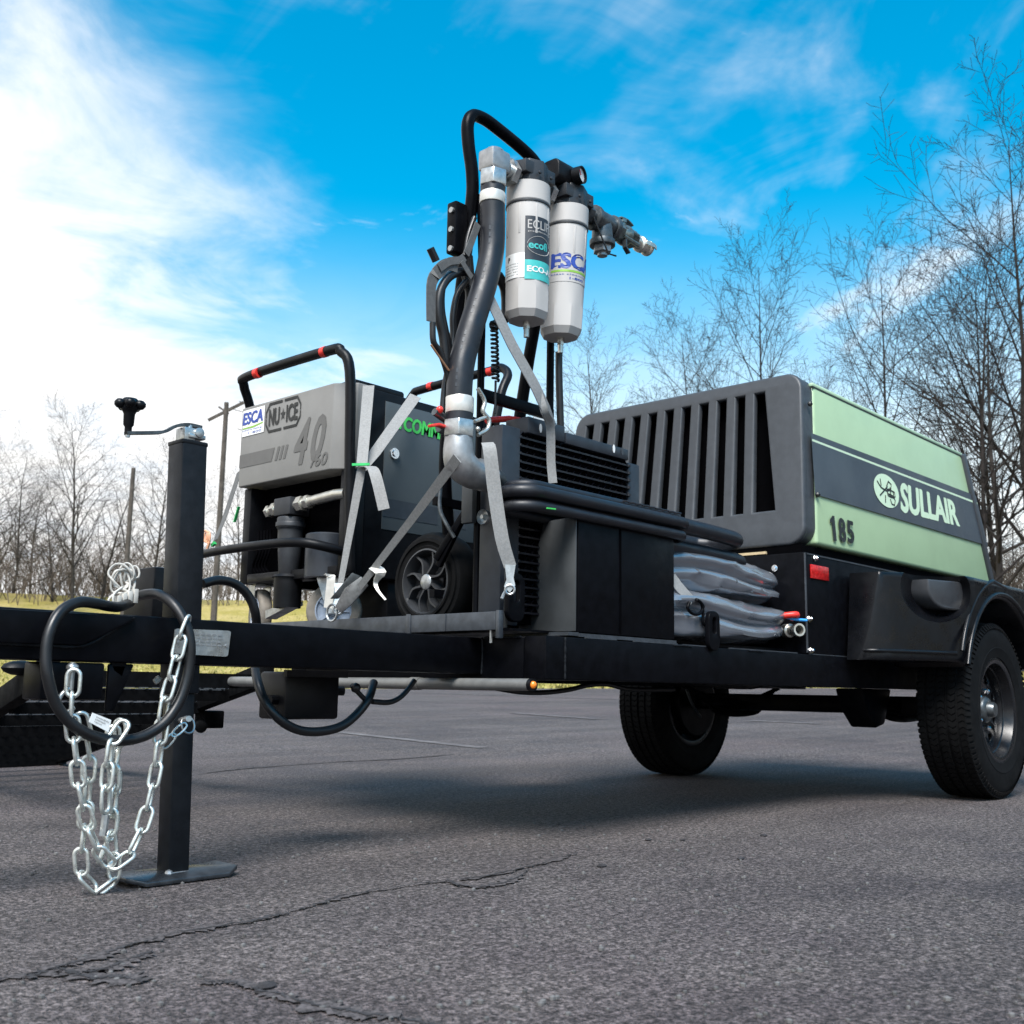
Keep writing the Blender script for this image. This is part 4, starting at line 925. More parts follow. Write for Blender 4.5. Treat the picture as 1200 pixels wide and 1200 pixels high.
# frame
part(MB().tube([(2.235, 2.205, .60), (2.235, 2.205, 1.60), (2.20, 2.19, 1.90)], .0115, 10), 'front_post', 'powder', smooth=60)
part(MB().tube([(2.545, 2.20, .60), (2.545, 2.20, 1.80)], .0125, 10), 'front_post', 'powder', smooth=60)
hl = [(2.32, 2.40, .64), (2.30, 2.39, .86), (2.25, 2.365, 1.1), (2.215, 2.30, 1.45), (2.185, 2.215, 1.84), (2.175, 2.20, 1.95), (2.155, 2.20, 2.05), (2.15, 2.20, 2.115), (2.17, 2.20, 2.150), (2.21, 2.20, 2.160), (2.27, 2.20, 2.155), (2.42, 2.20, 2.125), (2.48, 2.20, 2.09), (2.52, 2.205, 2.02), (2.545, 2.215, 1.90), (2.55, 2.25, 1.70), (2.555, 2.31, 1.45), (2.56, 2.37, 1.1), (2.56, 2.37, .64)]
part(MB().tube(hl, .0195, 12, sub=5), 'handle_frame', 'powder', smooth=60)
part(MB().bar((2.23, 2.20, 1.285), (2.555, 2.20, 1.285), .022, .034), 'crossbar', 'powder', bevel=.003)
part(MB().bar((2.215, 2.355, .80), (2.235, 2.215, .98), .018, .022).bar((2.235, 2.22, .99), (2.22, 2.35, .78), .016, .02), 'diagonal_brace', 'powder', bevel=.003)
part(MB().bar((2.215, 2.37, .98), (2.56, 2.37, .98), .02, .025), 'rear_crossbar', 'powder')
part(MB().bar((2.215, 2.37, .70), (2.56, 2.37, .70), .02, .025), 'rear_crossbar', 'powder')
part(MB().tube([(2.215, 2.345, 1.02), (2.20, 2.33, .95), (2.20, 2.30, .90), (2.215, 2.28, .86)], .006, 8, sub=4), 'clip', 'darkmetal')
part(MB().box((2.195, 2.19, .895), (2.215, 2.235, 1.03)), 'side_bracket', 'greysheet', bevel=.003)
c = (2.190, 2.134, 0.904); b = MB(); b.lathe([(.0, .012), (.006, .012), (.007, 0), (.010, -.004), (.021, -.004), (.022, .0), (.022, .01)], c, (-1, 0, 0), 20); part(b, 'roller_washer', 'galv')
# wheels of the cart: face -X
wc = V((2.262, 2.444, .742)); R_ = .157
cw = thing('cart_wheel', wc, None, None); cw.parent = F_; cw.location = wc-F_.location
t = MB(); t.lathe([(R_*.64, -.010), (R_*.70, -.012), (R_*.72, -.006), (R_*.78, -.008), (R_*.795, -.013), (R_*.86, -.012), (R_*.875, -.006), (R_*.93, -.002), (R_*.985, .012), (R_, .03), (R_, .055), (R_*.97, .075), (R_*.9, .085), (R_*.64, .085)], wc, (1, 0, 0), 48); t.build('tyre', 'rubber', cw, smooth=28)
r_ = MB(); r_.lathe([(R_*.66, -.010), (R_*.62, -.012), (R_*.59, .0), (R_*.58, .035), (R_*.2, .04)], wc, (1, 0, 0), 48); r_.lathe([(R_*.16, -.004), (R_*.17, .02), (R_*.2, .045)], wc, (1, 0, 0), 24)
for k in range(8):
    a = 2*pi*k/8+.25; q = V((0, cos(a), sin(a))); q2 = V((0, cos(a+.22), sin(a+.22)))
    r_.ribbon([wc+q*R_*.16+V((.008, 0, 0)), wc+q2*R_*.4+V((.010, 0, 0)), wc+q*R_*.6+V((.012, 0, 0))], .030, (1, 0, 0), .006, sub=3)
r_.build('rim', 'wheelgrey', cw, smooth=40)
h = MB(); h.lathe([(.024, .0), (.024, -.006), (.019, -.010), (0, -.011)], wc, (1, 0, 0), 20); h = h.build('hub_cap', 'galv', cw, smooth=40)
c2 = copy_tree(cw, F_); c2.location = cw.location+V((.26, 0, 0))
# cooler
hd = MB(); hd.box((2.222, 2.10, .60), (2.300, 2.185, 1.178)); part(hd, 'header_tank', 'header', bevel=.004)
hd = MB(); hd.box((2.835, 2.105, .60), (2.895, 2.185, 1.166)); part(hd, 'header_tank', 'header', bevel=.004)
part(MB().box((2.31, 2.135, .61), (2.83, 2.18, 1.165)), 'cooler_core', 'void')
fz = .64; k = 0
fin0 = None
while fz < 1.165:
    b = MB(); x = 2.302; pts = []
    b.box((2.302, 2.104, fz-.0028), (2.834, 2.182, fz+.0028))
    n_ = 34
    vs = []
    for i in range(n_+1):
        xx = 2.304+.528*i/n_; vs += [(xx, 2.108, fz+.003+(.017 if i % 2 else 0)), (xx, 2.17, fz+.003+(.017 if i % 2 else 0))]
    b.add(vs, [(2*i, 2*i+2, 2*i+3, 2*i+1) for i in range(n_)])
    for xe in (2.302, 2.834): b.ball((xe, 2.104, fz), .007, 6)
    if fin0 is None: fin0 = b.build('cooler_fin', 'fin', F_, smooth=0); z_f = fz
    else: link_copy(fin0, F_, fin0.location+V((0, 0, fz-z_f)))
    fz += .0245
tc = MB(); tc.box((2.33, 2.098, 1.172), (2.50, 2.19, 1.222)); tc.box((2.505, 2.098, 1.170), (2.825, 2.19, 1.206)); part(tc, 'cooler_top_rail', 'header', bevel=.003)
for x_ in (2.385, 2.745, 2.79): part(MB().prism([(x_+.006*cos(a), 2.0975, 1.195+.014*sin(a)) for a in [2*pi*i/10 for i in range(10)]], (0, -.001, 0)), 'slot', 'white' if x_ < 2.76 else 'deck')
part(MB().box((2.46, 2.192, 1.226), (2.60, 2.196, 1.262)), 'data_label', 'white', bevel=.001)
lt = MB()
for k in range(4): lt.bar((2.475+.025*k, 2.1915, 1.240), (2.489+.025*k, 2.1915, 1.244), .0006, .012)
lt.build('label_print', 'ink', bpy.data.objects['data_label'])
part(MB().tube([(2.30, 2.24, 1.225), (2.40, 2.24, 1.250), (2.44, 2.23, 1.25)], .010, 8), 'red_guard', 'red', smooth=60)
# heads, manifold, canisters
def octa(cx, cy, z0, z1, r, a0=pi/8, r1=None):
    r1 = r1 or r
    return [(cx+r*cos(a0+k*pi/4), cy+r*sin(a0+k*pi/4), z0) for k in range(8)]
CY = 2.10; CZ = 1.946
for (cx, zt), lean, zb in (((2.318, 1.965), (.0, 0), 1.508), ((2.508, 1.958), (-.026, .005), 1.500)):
    def ax_(z): t = (zt-z)/(zt-zb); return V((cx+lean[0]*t, CY+lean[1]*t, z))
    h = MB(); h.tube([ax_(zt+.045), ax_(zt+.04), ax_(zt-.03)], [.05, .061, .066], 8); h.box((cx-.068, CY-.05, zt-.01), (cx+.068, CY+.05, zt+.03))
    for dx in (-.022, .03): h.cyl((cx+dx, CY-.063, zt-.006), (cx+dx, CY-.070, zt-.006), .006, 8)
    part(h, 'filter_head', 'head', bevel=.004, smooth=30)
    n = 40; prof = [(zt-.030, .0675), (zt-.088, .0675), (zt-.092, .0655), (zt-.098, .0655), (zt-.100, .066), (zt-.17, .0665), (zt-.30, .066)]
    b = MB(); rings = []
    zs = [(z, r, 0.0) for z, r in prof]+[(zb+.10, .066, 0.6), (zb+.085, .0665, 1.0), (zb+.024, .0655, 1.0), (zb+.003, .054, 1.0)]
    vs = []
    for z, r, oc_ in zs:
        c = ax_(z)
        for k in range(n):
            a = 2*pi*k/n+.2; fct = cos(pi/8)/cos(((a+pi/8) % (pi/4))-pi/8); rr_ = r*(1+(1.045*fct-1)*oc_); vs.append((c.x+rr_*cos(a), c.y+rr_*sin(a), z))
    fs = [(i*n+k, i*n+(k+1) % n, (i+1)*n+(k+1) % n, (i+1)*n+k) for i in range(len(zs)-1) for k in range(n)]+[tuple(range((len(zs)-1)*n, len(zs)*n))]
    b.add(vs, fs); can = part(b, 'filter_canister', 'canister', smooth=22)
    gr_ = MB(); c = ax_(zt-.095); gr_.lathe([(.0668, -.004), (.0690, -.0025), (.0690, .0025), (.0668, .004)], c, (0, 0, 1), 40); gr_.build('seal_ring', 'head', can)
    rb = MB()
    for k in range(8):
        a = 2*pi*k/8+.35; q = V((cos(a), sin(a), 0)); rb.bar(ax_(zt-.105)+q*.0655, ax_(zt-.20)+q*.0655, .007, .004, q)
    rb.build('canister_rib', 'canister', can, bevel=.0012)
    d_ = MB(); c = ax_(zb); d_.cyl(c+V((0, 0, .012)), c-V((0, 0, .012)), .010, 10); hexring(d_, c-V((0, 0, .012)), c-V((0, 0, .02)), .011); d_.cyl(c-V((0, 0, .02)), c-V((0, 0, .046)), .0085, 10); d_.build('drain_fitting', 'nickel', can)
    # labels wrapped round the canister
    va = math.atan2(-CY, -cx)                                    # side that faces the lot
    def wrap(a0, a1, z0, z1, dr): return lambda u, v: ax_(z0+(z1-z0)*v)+V((cos(a0+(a1-a0)*u), sin(a0+(a1-a0)*u), 0))*(.0668+dr)
    def wrap_patch(a0, a1, z0, z1, dr, m, name, par):
        f = wrap(a0, a1, z0, z1, dr); b = MB(); nn = 12
        b.add([f(i/nn, v) for v in (0, 1) for i in range(nn+1)], [(i, i+1, i+nn+2, i+nn+1) for i in range(nn)]); return b.build(name, m, par, smooth=60)
    if cx < 2.4:
        a0, a1 = va-.12, va+1.45
        wrap_patch(a0, a1, zb+.172, zb+.310, .0004, 'navy', 'label', can)
        wrap_patch(a0, a1, zb+.112, zb+.172, .0004, 'teal', 'label', can)
        wrap_patch(va-1.35, a0, zb+.118, zb+.195, .0004, 'white', 'label', can)
        def wl(s, u0, u1, z0, z1, m, bold=.0, heavy=.0): lettering(s, wrap(u0, u1, z0, z1, .0010), m, can, bold=bold, heavy=heavy)
        wl('ECLIPSE', a0+.12, a0+1.75, zb+.270, zb+.298, 'canister'); wl('purification', a0+.14, a0+1.45, zb+.258, zb+.265, 'canister')
        wl('ecofl', a0+.17, a0+1.12, zb+.208, zb+.232, 'teal', .01, .012)
        for k in range(2):
            f = wrap(a0+.10, a0+1.35, zb+.190, zb+.248, .0008); rg_ = MB(); rg_.tube([f(.5+.5*cos(t_), .5+.5*sin(t_)) for t_ in [pi*(.05+.9*i/20)+pi*k for i in range(21)]], .0009, 4); rg_.build('label_ring', 'canister', can)
        wl('ECO-AIR', a0+.12, a0+1.75, zb+.135, zb+.153, 'white', .01, .008)
        wl('P', va-1.0, va-.86, zb+.170, zb+.186, 'ink', .04)
        for k in range(5): wl('filter service data'[:16-2*k], va-1.2+.02*k, va-.4, zb+.160-.0085*k, zb+.164-.0085*k, 'ink')
    else:
        def wl(s, u0, u1, z0, z1, m, bold=.0, heavy=.0): lettering(s, wrap(u0, u1, z0, z1, .0010), m, can, bold=bold, heavy=heavy)
        a0, a1 = va-.62, va+1.5
        wrap_patch(a0-.05, a1, zb+.165, zb+.262, .0004, 'canister', 'label', can)
        wl('ESCA', a0, a0+2.35, zb+.208, zb+.258, 'blue', .015, .018)
        wrap_patch(a0, a1, zb+.196, zb+.203, .0010, 'lime', 'label_stripe', can)
        wl('blast cleaning', a0, a0+1.9, zb+.184, zb+.191, 'blue'); wl('1-800', a0+.9, a0+1.7, zb+.172, zb+.180, 'blue', .02)
# bracket plate, manifold, elbow
b = MB(); b.box((2.385, 2.09, 1.935), (2.43, 2.135, 1.985)); b.prism([(2.21, 2.13, 1.97), (2.27, 2.13, 2.03), (2.29, 2.13, 2.03), (2.29, 2.13, 1.97)], (0, .006, 0)); part(b, 'manifold_bracket', 'alu', bevel=.003)
b = MB(); hexring(b, (2.40, 2.10, 1.955), (2.422, 2.10, 1.955), .034); b.cyl((2.21, 2.10, 1.955), (2.27, 2.10, 1.958), .026, 14); hexring(b, (2.225, 2.10, 1.955), (2.245, 2.10, 1.955), .040); part(b, 'pipe_union', 'galv', smooth=30)
b = MB(); b.box((2.128, 2.068, 1.93), (2.205, 2.132, 1.995)); b.tube([(2.165, 2.1, 1.99), (2.165, 2.1, 2.004)], [.036, .026], 8); part(b, 'elbow_block', 'alu', bevel=.012)
b = MB(); hexring(b, (2.163, 2.1, 1.930), (2.163, 2.1, 1.882), .0435); part(b, 'hose_nut', 'galv', bevel=.003)
b = MB(); b.cyl((2.163, 2.1, 1.885), (2.162, 2.1, 1.862), .037, 20); part(b, 'hose_collar', 'hose', smooth=40)
b = MB(); b.cyl((2.162, 2.1, 1.862), (2.161, 2.1, 1.828), .0385, 20); part(b, 'crimp_sleeve', 'crimp', smooth=40, bevel=.002)
hp_ = [(2.161, 2.100, 1.849), (2.165, 2.100, 1.770), (2.162, 2.100, 1.682), (2.139, 2.100, 1.584), (2.107, 2.100, 1.492), (2.075, 2.100, 1.400), (2.051, 2.100, 1.312), (2.044, 2.100, 1.232), (2.047, 2.100, 1.184)]
hz_ = MB(); hz_.tube(hp_, .0365, 20, sub=6); hz_ = part(hz_, 'riser_hose', 'hose', smooth=60)
pth, _ = smooth_path([V(p) for p in hp_], [1]*len(hp_), 4)
mk_ = MB(); vd = V((-.70, -.72, 0))
for i in range(4, len(pth)-5):
    if i % 5 < 3:
        t_ = (pth[i+1]-pth[i]).normalized(); nn = (vd-t_*vd.dot(t_)).normalized(); sd_ = t_.cross(nn); q = (nn*.97+sd_*.24)*.0367
        mk_.bar(pth[i]+q, pth[i].lerp(pth[i+1], .6)+q, .006, .0006, nn)
mk_.build('hose_marking', 'header', hz_, smooth=0)['kind'] = 'stuff'
ex0 = V(hp_[-1])
b = MB(); b.cyl(ex0+V((0, 0, .035)), ex0-V((0, 0, .012)), .0395, 20); part(b, 'crimp_sleeve', 'crimp', smooth=40, bevel=.002)
b = MB(); b.cyl(ex0-V((0, 0, .012)), ex0-V((0, 0, .035)), .0385, 20); part(b, 'hose_collar', 'hose', smooth=40)
b = MB(); hexring(b, ex0-V((0, 0, .033)), ex0-V((0, 0, .080)), .046); part(b, 'hose_nut', 'galv', bevel=.003)
e0 = ex0-V((0, 0, .078))
b = MB(); b.tube([e0, e0-V((0, 0, .045)), e0+V((.012, 0, -.075)), e0+V((.05, 0, -.092)), e0+V((.10, 0, -.092))], [.039, .043, .046, .044, .043], 18, sub=4); b.tube([e0+V((.085, 0, -.092)), e0+V((.12, 0, -.092))], .047, 8); part(b, 'pipe_elbow', 'alu', smooth=35)
b = MB(); b.tube([e0+V((.11, 0, -.092)), (2.225, 2.125, e0.z-.092)], .034, 14); part(b, 'inlet_pipe', 'darkmetal', smooth=40)
# red-handled valve beside the hose
b = MB(); q = V((2.001, 2.130, 1.131)); b.tube([q, q+V((.06, 0, -.015))], .016, 10); b.tube([q+V((-.02, 0, .04)), q+V((.04, 0, .02))], .012, 10); part(b, 'ball_valve', 'darkmetal', smooth=40)
b = MB(); b.ribbon([q+V((-.045, -.01, -.008)), q+V((-.02, -.012, .0)), q+V((.035, -.012, -.002))], .02, (0, 1, 0), .008); b.ball(q+V((-.01, -.01, .045)), .011, 8); part(b, 'valve_lever', 'red', bevel=.002)
b = MB(); b.tube([(2.077, 2.060, 1.244), (2.105, 2.060, 1.214), (2.099, 2.060, 1.183), (2.124, 2.060, 1.164), (2.118, 2.060, 1.135), (2.081, 2.060, 1.112)], .006, 8, sub=4); b.tube([(2.067, 2.060, 1.148), (2.110, 2.060, 1.168)], .0055, 8); b.ball((2.080, 2.060, 1.129), .008, 8); part(b, 'locking_clip', 'nickel', smooth=60)
# gauge
gc = V((2.476, 2.070, 2.027))
b = MB(); vs, fs = curve_mesh([rrect(-.036, -.032, .036, .034, .02)], .07, .005, 2); b.add([(gc.x-.03-.0+v.z, gc.y+.02+v.x*.9, gc.z-.004+v.y) for v in vs], fs); gh = part(b, 'gauge_housing', 'plastic', smooth=35)
fd = V((.20, -.98, 0)).normalized(); go = V((gc.x+.012, gc.y-.026, gc.z-.004))
b = MB(); b.lathe([(.0, .0), (.024, .0), (.024, .018), (.028, .018), (.028, -.01)], go, fd, 24); b.build('gauge_rim', 'plastic', gh)
b = MB(); b.lathe([(.0, .010), (.0235, .010), (.0235, .009)], go, fd, 24); b.build('gauge_dial', 'white', gh)
b = MB(); sdv = fd.cross(V((0, 0, 1))); b.bar(go+fd*.0115, go+fd*.0115+V((0, 0, .014))+sdv*.010, .003, .001, fd); b.build('gauge_needle', 'red', gh)
# outlet pipework and valve
o0 = V((2.60, 2.10, 1.952)); b = MB(); dirp = V((1, 0, -.03)).normalized()
b.tube([o0-dirp*.05, o0+dirp*.03], .026, 14); hexring(b, o0-dirp*.02, o0+dirp*.005, .038); b.tube([o0+dirp*.03, o0+dirp*.14], .036, 16); b.tube([o0+dirp*.028, o0+dirp*.045], .042, 16); b.tube([o0+dirp*.125, o0+dirp*.145], .042, 16)
b.tube([o0+dirp*.085, o0+dirp*.085-V((0, 0, .075))], [.034, .036], 16); b.tube([o0+dirp*.085-V((0, 0, .062)), o0+dirp*.085-V((0, 0, .082))], .043, 16)
part(b, 'pipe_tee', 'darkmetal', smooth=35, bevel=.002)
b = MB(); q = o0+dirp*.085-V((0, 0, .082)); hexring(b, q, q-V((0, 0, .022)), .031); b.cyl(q-V((0, 0, .022)), q-V((0, 0, .034)), .017, 12); part(b, 'hex_plug', 'alu')
M['valvebody'] = mat('weathered_brass_valve', (0.17, 0.20, 0.19), 0.35, metal=0.8, var=0.35, scale=50)
b = MB(); v0 = o0+dirp*.145; hexring(b, v0, v0+dirp*.03, .034); b.ball(v0+dirp*.06, .036, 14); hexring(b, v0+dirp*.085, v0+dirp*.11, .031); b.tube([v0+dirp*.05, v0+dirp*.05+V((0, 0, .05))], .012, 10); hexring(b, v0+dirp*.05+V((0, 0, .04)), v0+dirp*.05+V((0, 0, .052)), .016)
for s_ in (.012, -.02): b.tube([v0+dirp*.03+V((0, -.02, s_)), v0+dirp*.10+V((0, -.03, s_-.01))], .008, 8)
part(b, 'outlet_valve', 'valvebody', smooth=35)
b = MB(); b.ribbon([v0+dirp*.03+V((0, 0, .052)), v0+dirp*.07+V((0, 0, .056)), v0+dirp*.10+V((0, 0, .046))], .022, (0, 1, 0), .006, sub=2); part(b, 'valve_handle', 'valvebody', bevel=.002)
b = MB(); b.ribbon([v0+dirp*.035+V((0, -.02, -.03)), v0+dirp*.03+V((0, -.025, -.06)), v0+dirp*.05+V((0, -.025, -.075))], .016, (0, 1, 0), .006); part(b, 'locking_arm', 'darkmetal')
b = MB(); c0_ = v0+dirp*.11; b.lathe([(.022, 0), (.022, .03), (.028, .034), (.028, .05), (.021, .055), (.021, .075), (.027, .08), (.027, .088), (.019, .088), (.019, .07)], c0_, dirp, 18)
for s_ in (1, -1): b.ribbon([c0_+dirp*.04+V((0, .028*s_, 0)), c0_+dirp*.08+V((0, .032*s_, 0)), c0_+dirp*.10+V((0, .026*s_, 0))], .014, (0, 0, 1), .004)
part(b, 'claw_coupling', 'nickel', smooth=35)
b = MB(); b.tube([o0+V((.0, -.03, -.02)), o0+V((.06, -.045, -.13)), o0+V((.10, -.045, -.125))], .003, 6); part(b, 'retaining_wire', 'cable')
# drain hose and coiled cord
part(MB().tube([(2.505, 2.130, 1.467), (2.506, 2.130, 1.392), (2.511, 2.130, 1.311), (2.516, 2.130, 1.230)], .0115, 10, sub=3), 'drain_hose', 'cable', smooth=60)
hx = []; p0, p1 = V((2.240, 2.160, 1.506)), V((2.252, 2.160, 1.324))
for i in range(14*10+1): t = i/140; a = 2*pi*i/10; hx.append(p0.lerp(p1, t)+V((cos(a)*.0095, sin(a)*.0095, 0)))
b = MB(); b.tube(hx, .0042, 5); b.tube([p1, p1-V((0, 0, .10))], .004, 6); part(b, 'coiled_cord', 'cable', smooth=60)
b = MB(); b.tube([(2.262, 2.170, 1.659), (2.297, 2.170, 1.621), (2.299, 2.170, 1.534), (2.247, 2.170, 1.494)], .016, 10, sub=3); part(b, 'rear_hose', 'cable', smooth=60)
b = MB(); b.box((2.10, 2.19, 1.69), (2.15, 2.23, 1.85))
part(b, 'post_bracket', 'powder', bevel=.006)
b = MB()
for z in (1.70, 1.76, 1.82): b.cyl((2.10, 2.205, z), (2.093, 2.205, z), .009, 8)
part(b, 'bracket_bolt', 'galv')

# ================================================================ hanging bundle of thin hoses
hb = thing('hose_bundle', (2.035, 2.150, 1.642), 'bundle of thin black hoses tied to the filter cart beside its fat riser hose', 'hoses')
for k, pts in enumerate([
    [(2.099, 2.130, 1.610), (2.051, 2.130, 1.591), (2.012, 2.130, 1.558), (1.987, 2.130, 1.508), (1.986, 2.130, 1.446), (2.005, 2.130, 1.389), (2.020, 2.130, 1.318), (2.046, 2.130, 1.250), (2.061, 2.130, 1.197)],
    [(2.128, 2.160, 1.632), (2.063, 2.160, 1.602), (2.027, 2.160, 1.553), (2.023, 2.160, 1.488), (2.039, 2.160, 1.429), (2.061, 2.160, 1.372), (2.080, 2.160, 1.301)],
    [(2.129, 2.170, 1.598), (2.095, 2.170, 1.549), (2.080, 2.170, 1.481), (2.083, 2.170, 1.417), (2.075, 2.170, 1.352), (2.057, 2.170, 1.272), (2.050, 2.170, 1.196)],
    [(2.131, 2.180, 1.622), (2.150, 2.180, 1.567), (2.142, 2.180, 1.500), (2.123, 2.180, 1.430), (2.115, 2.180, 1.363)],
    [(2.160, 2.190, 1.692), (2.170, 2.190, 1.615), (2.161, 2.190, 1.534), (2.137, 2.190, 1.422), (2.119, 2.190, 1.341), (2.098, 2.190, 1.235)],
    [(1.955, 2.120, 1.415), (1.960, 2.120, 1.363), (1.984, 2.120, 1.340), (2.008, 2.120, 1.301), (2.026, 2.120, 1.256)],
    [(2.158, 2.170, 1.807), (2.131, 2.170, 1.731), (2.123, 2.170, 1.649), (2.136, 2.170, 1.587)]]):
    MB().tube(pts, (.0125, .011, .010, .010, .011, .009, .008)[k], 10, sub=5).build('hose', 'cable', hb, smooth=60)
MB().tube([(1.956, 2.140, 1.637), (1.980, 2.140, 1.607)], .0115, 10).build('cut_end', 'cable', hb)
MB().tube([(1.942, 2.110, 1.347), (1.965, 2.110, 1.328), (2.012, 2.110, 1.290)], .003, 6).build('copper_lead', mat('copper_lead', (.55, .30, .17), .4, metal=.6), hb)
b = MB(); b.ribbon([(2.044, 2.120, 1.601), (2.004, 2.120, 1.599), (1.972, 2.120, 1.569), (1.948, 2.120, 1.532), (1.946, 2.120, 1.477), (1.949, 2.120, 1.416)], [.03, .035, .038, .034, .032, .032], [(.3, 0, 1), (.3, 0, 1), (.6, 0, .8), (1, 0, .2), (1, 0, 0), (1, 0, 0)], .004, sub=3); b.build('tie_strap', 'webdark', hb, smooth=40)
b = MB(); b.ribbon([(1.970, 2.115, 1.577), (2.009, 2.115, 1.609), (2.056, 2.115, 1.629), (2.082, 2.115, 1.668), (2.118, 2.115, 1.758)], .022, (.5, 0, .85), .003, sub=3); b.build('tie_strap', 'webdark', hb, smooth=40)
b = MB(); b.ribbon([(2.051, 2.110, 1.621), (2.076, 2.110, 1.598), (2.093, 2.110, 1.585)], .018, (.7, 0, .6), .003, sub=2); b.build('tie_strap', 'webdark', hb, smooth=40)

# ================================================================ air-hose coil lying on the toolbox and its bull-hose ends
def stadium(x0, x1, y0, y1, z, r, n=8):
    r = min(r, (y1-y0)/2)
    return [(x, y, z) for x, y in rrect(x0, y0, x1, y1, r, n)]
co_ = thing('air_hose_coil', (2.6, 2.2, .93), 'coil of fat black air hose stacked round the cooler on top of the toolbox', 'hose')
for j, (z, ins, r) in enumerate(((.962, 0, .0185), (.922, .012, .017), (.985, .045, .014), (.943, .06, .016))):
    MB().tube(stadium(2.165+ins*.6, 2.97-ins*.3, 1.955+ins*.5, 2.085-ins*.3, z, .06), r, 12, closed=True, flat=1.0).build('hose_turn', 'hose', co_, smooth=60)
for j, (px_, z, r) in enumerate(((3.36, .958, .027), (3.43, .890, .026))):
    yo = 1.985+.03*j
    pts = [(2.72, yo, z+.005), (px_-.25, yo, z), (px_-.07, yo+.005, z-.005), (px_-.015, yo+.04, z-.006), (px_, yo+.10, z-.006), (px_-.015, yo+.16, z-.006), (px_-.07, yo+.20, z), (px_-.3, yo+.21, z), (2.75, yo+.22, z)]
    MB().tube(pts, r, 16, sub=5).build('hose_bend', 'hose', co_, smooth=60)
b = MB()
for k in range(9): x = 2.62+.035*k; b.tube([(x, 1.975+.03*cos(a), .986+.006*sin(a)) for a in [pi*i/6 for i in range(7)]], .0035, 5)
b.build('hose_cover_ridge', 'hose', co_, smooth=60)
MB().bar((2.225, 1.930, 0.914), (2.261, 1.930, 0.916), .004, .004).build('green_tag', 'neon', co_)

# ================================================================ bags of black plastic sheeting
def bag(name, x0, x1, y0, y1, z0, z1, seed, label):
    q = random.Random(seed); nu, nv = 110, 64; b = MB(); vs = []
    from mathutils import noise
    for i in range(nu+1):
        t = i/nu
        prof = min(1, (1-abs(2*t-1)**14))**.5
        prof = prof*(.88+.12*sin(pi*min(1, t*1.05)))
        for j in range(nv):
            a = 2*pi*j/nv; ca, sa = cos(a), sin(a)
            cx = math.copysign(abs(ca)**.62, ca); sx = math.copysign(abs(sa)**.62, sa)
            y = (y0+y1)/2+(y1-y0)/2*cx*prof; z = (z0+z1)/2+(z1-z0)/2*sx*prof
            p = V((t*3.2+seed, y*9, z*11)); n1 = noise.noise(p*.5); n2 = noise.noise(V((t*2.2+seed, y*7, z*9)))
            k_ = .022*n1+.009*sin(6*a+4*n2+t*5+seed)*(.4+.6*abs(n2))+.006*(1-abs(noise.noise(V((t*2.5+seed*3, y*12+t*4, z*26)))))**5
            cx *= 1-.16*math.exp(-((sx-.05+.1*n1)/.13)**2)*(ca < 0); y = (y0+y1)/2+(y1-y0)/2*cx*prof
            zz = z+sx*k_; yy = y+cx*k_*.9
            zz -= .014*sin(t*7+seed)*(sx > -.5)
            vs.append((x0+(x1-x0)*t+.02*n1*(t > .6)+.03*(t > .93)*n2, yy, max(z0+.001*j/nv, zz)))
    fs = [(i*nv+j, (i+1)*nv+j, (i+1)*nv+(j+1) % nv, i*nv+(j+1) % nv) for i in range(nu) for j in range(nv)]+[tuple(range(nv)), tuple(range(nu*nv, nu*nv+nv))]
    b.add(vs, fs); return tag(b.build(name, 'film', smooth=70), label, 'plastic bag', 'bundles wrapped in black plastic')
bag('plastic_bag', 2.75, 3.735, 1.965, 2.42, .585, .765, 3, 'lower crumpled bundle of black plastic sheeting lying on the deck by the toolbox')
bag('plastic_bag', 2.70, 3.70, 1.975, 2.42, .745, .895, 8, 'upper crumpled bundle of black plastic sheeting squeezed under the hoses')
# hose fitting beside the bags
hf = thing('camlock_fitting', (3.680, 1.960, 0.666), 'bare metal hose coupling with red and blue leads beside the bags', 'coupling')
c = V((3.690, 1.958, 0.657)); b = MB(); d_ = V((-.5, -.85, 0)).normalized(); b.lathe([(.017, .0), (.024, 0), (.024, -.02), (.018, -.024), (.018, -.06), (.026, -.064), (.026, -.10)], c, d_, 16); b.lathe([(.017, 0), (.016, -.05)], c, d_, 16); b.build('coupling_body', 'nickel', hf, smooth=35)
MB().tube([c+V((.02, .04, .045)), c+V((-.02, .0, .055)), c+V((-.05, .05, .05)), c+V((-.07, .12, .05))], .012, 8, sub=4).build('red_lead', 'red', hf, smooth=60)
MB().tube([c+V((.02, -.02, .035)), c+V((-.02, .02, .04)), c+V((-.07, .08, .065)), c+V((-.12, .14, .085))], .0055, 8, sub=4).build('blue_lead', 'bluewire', hf, smooth=60)

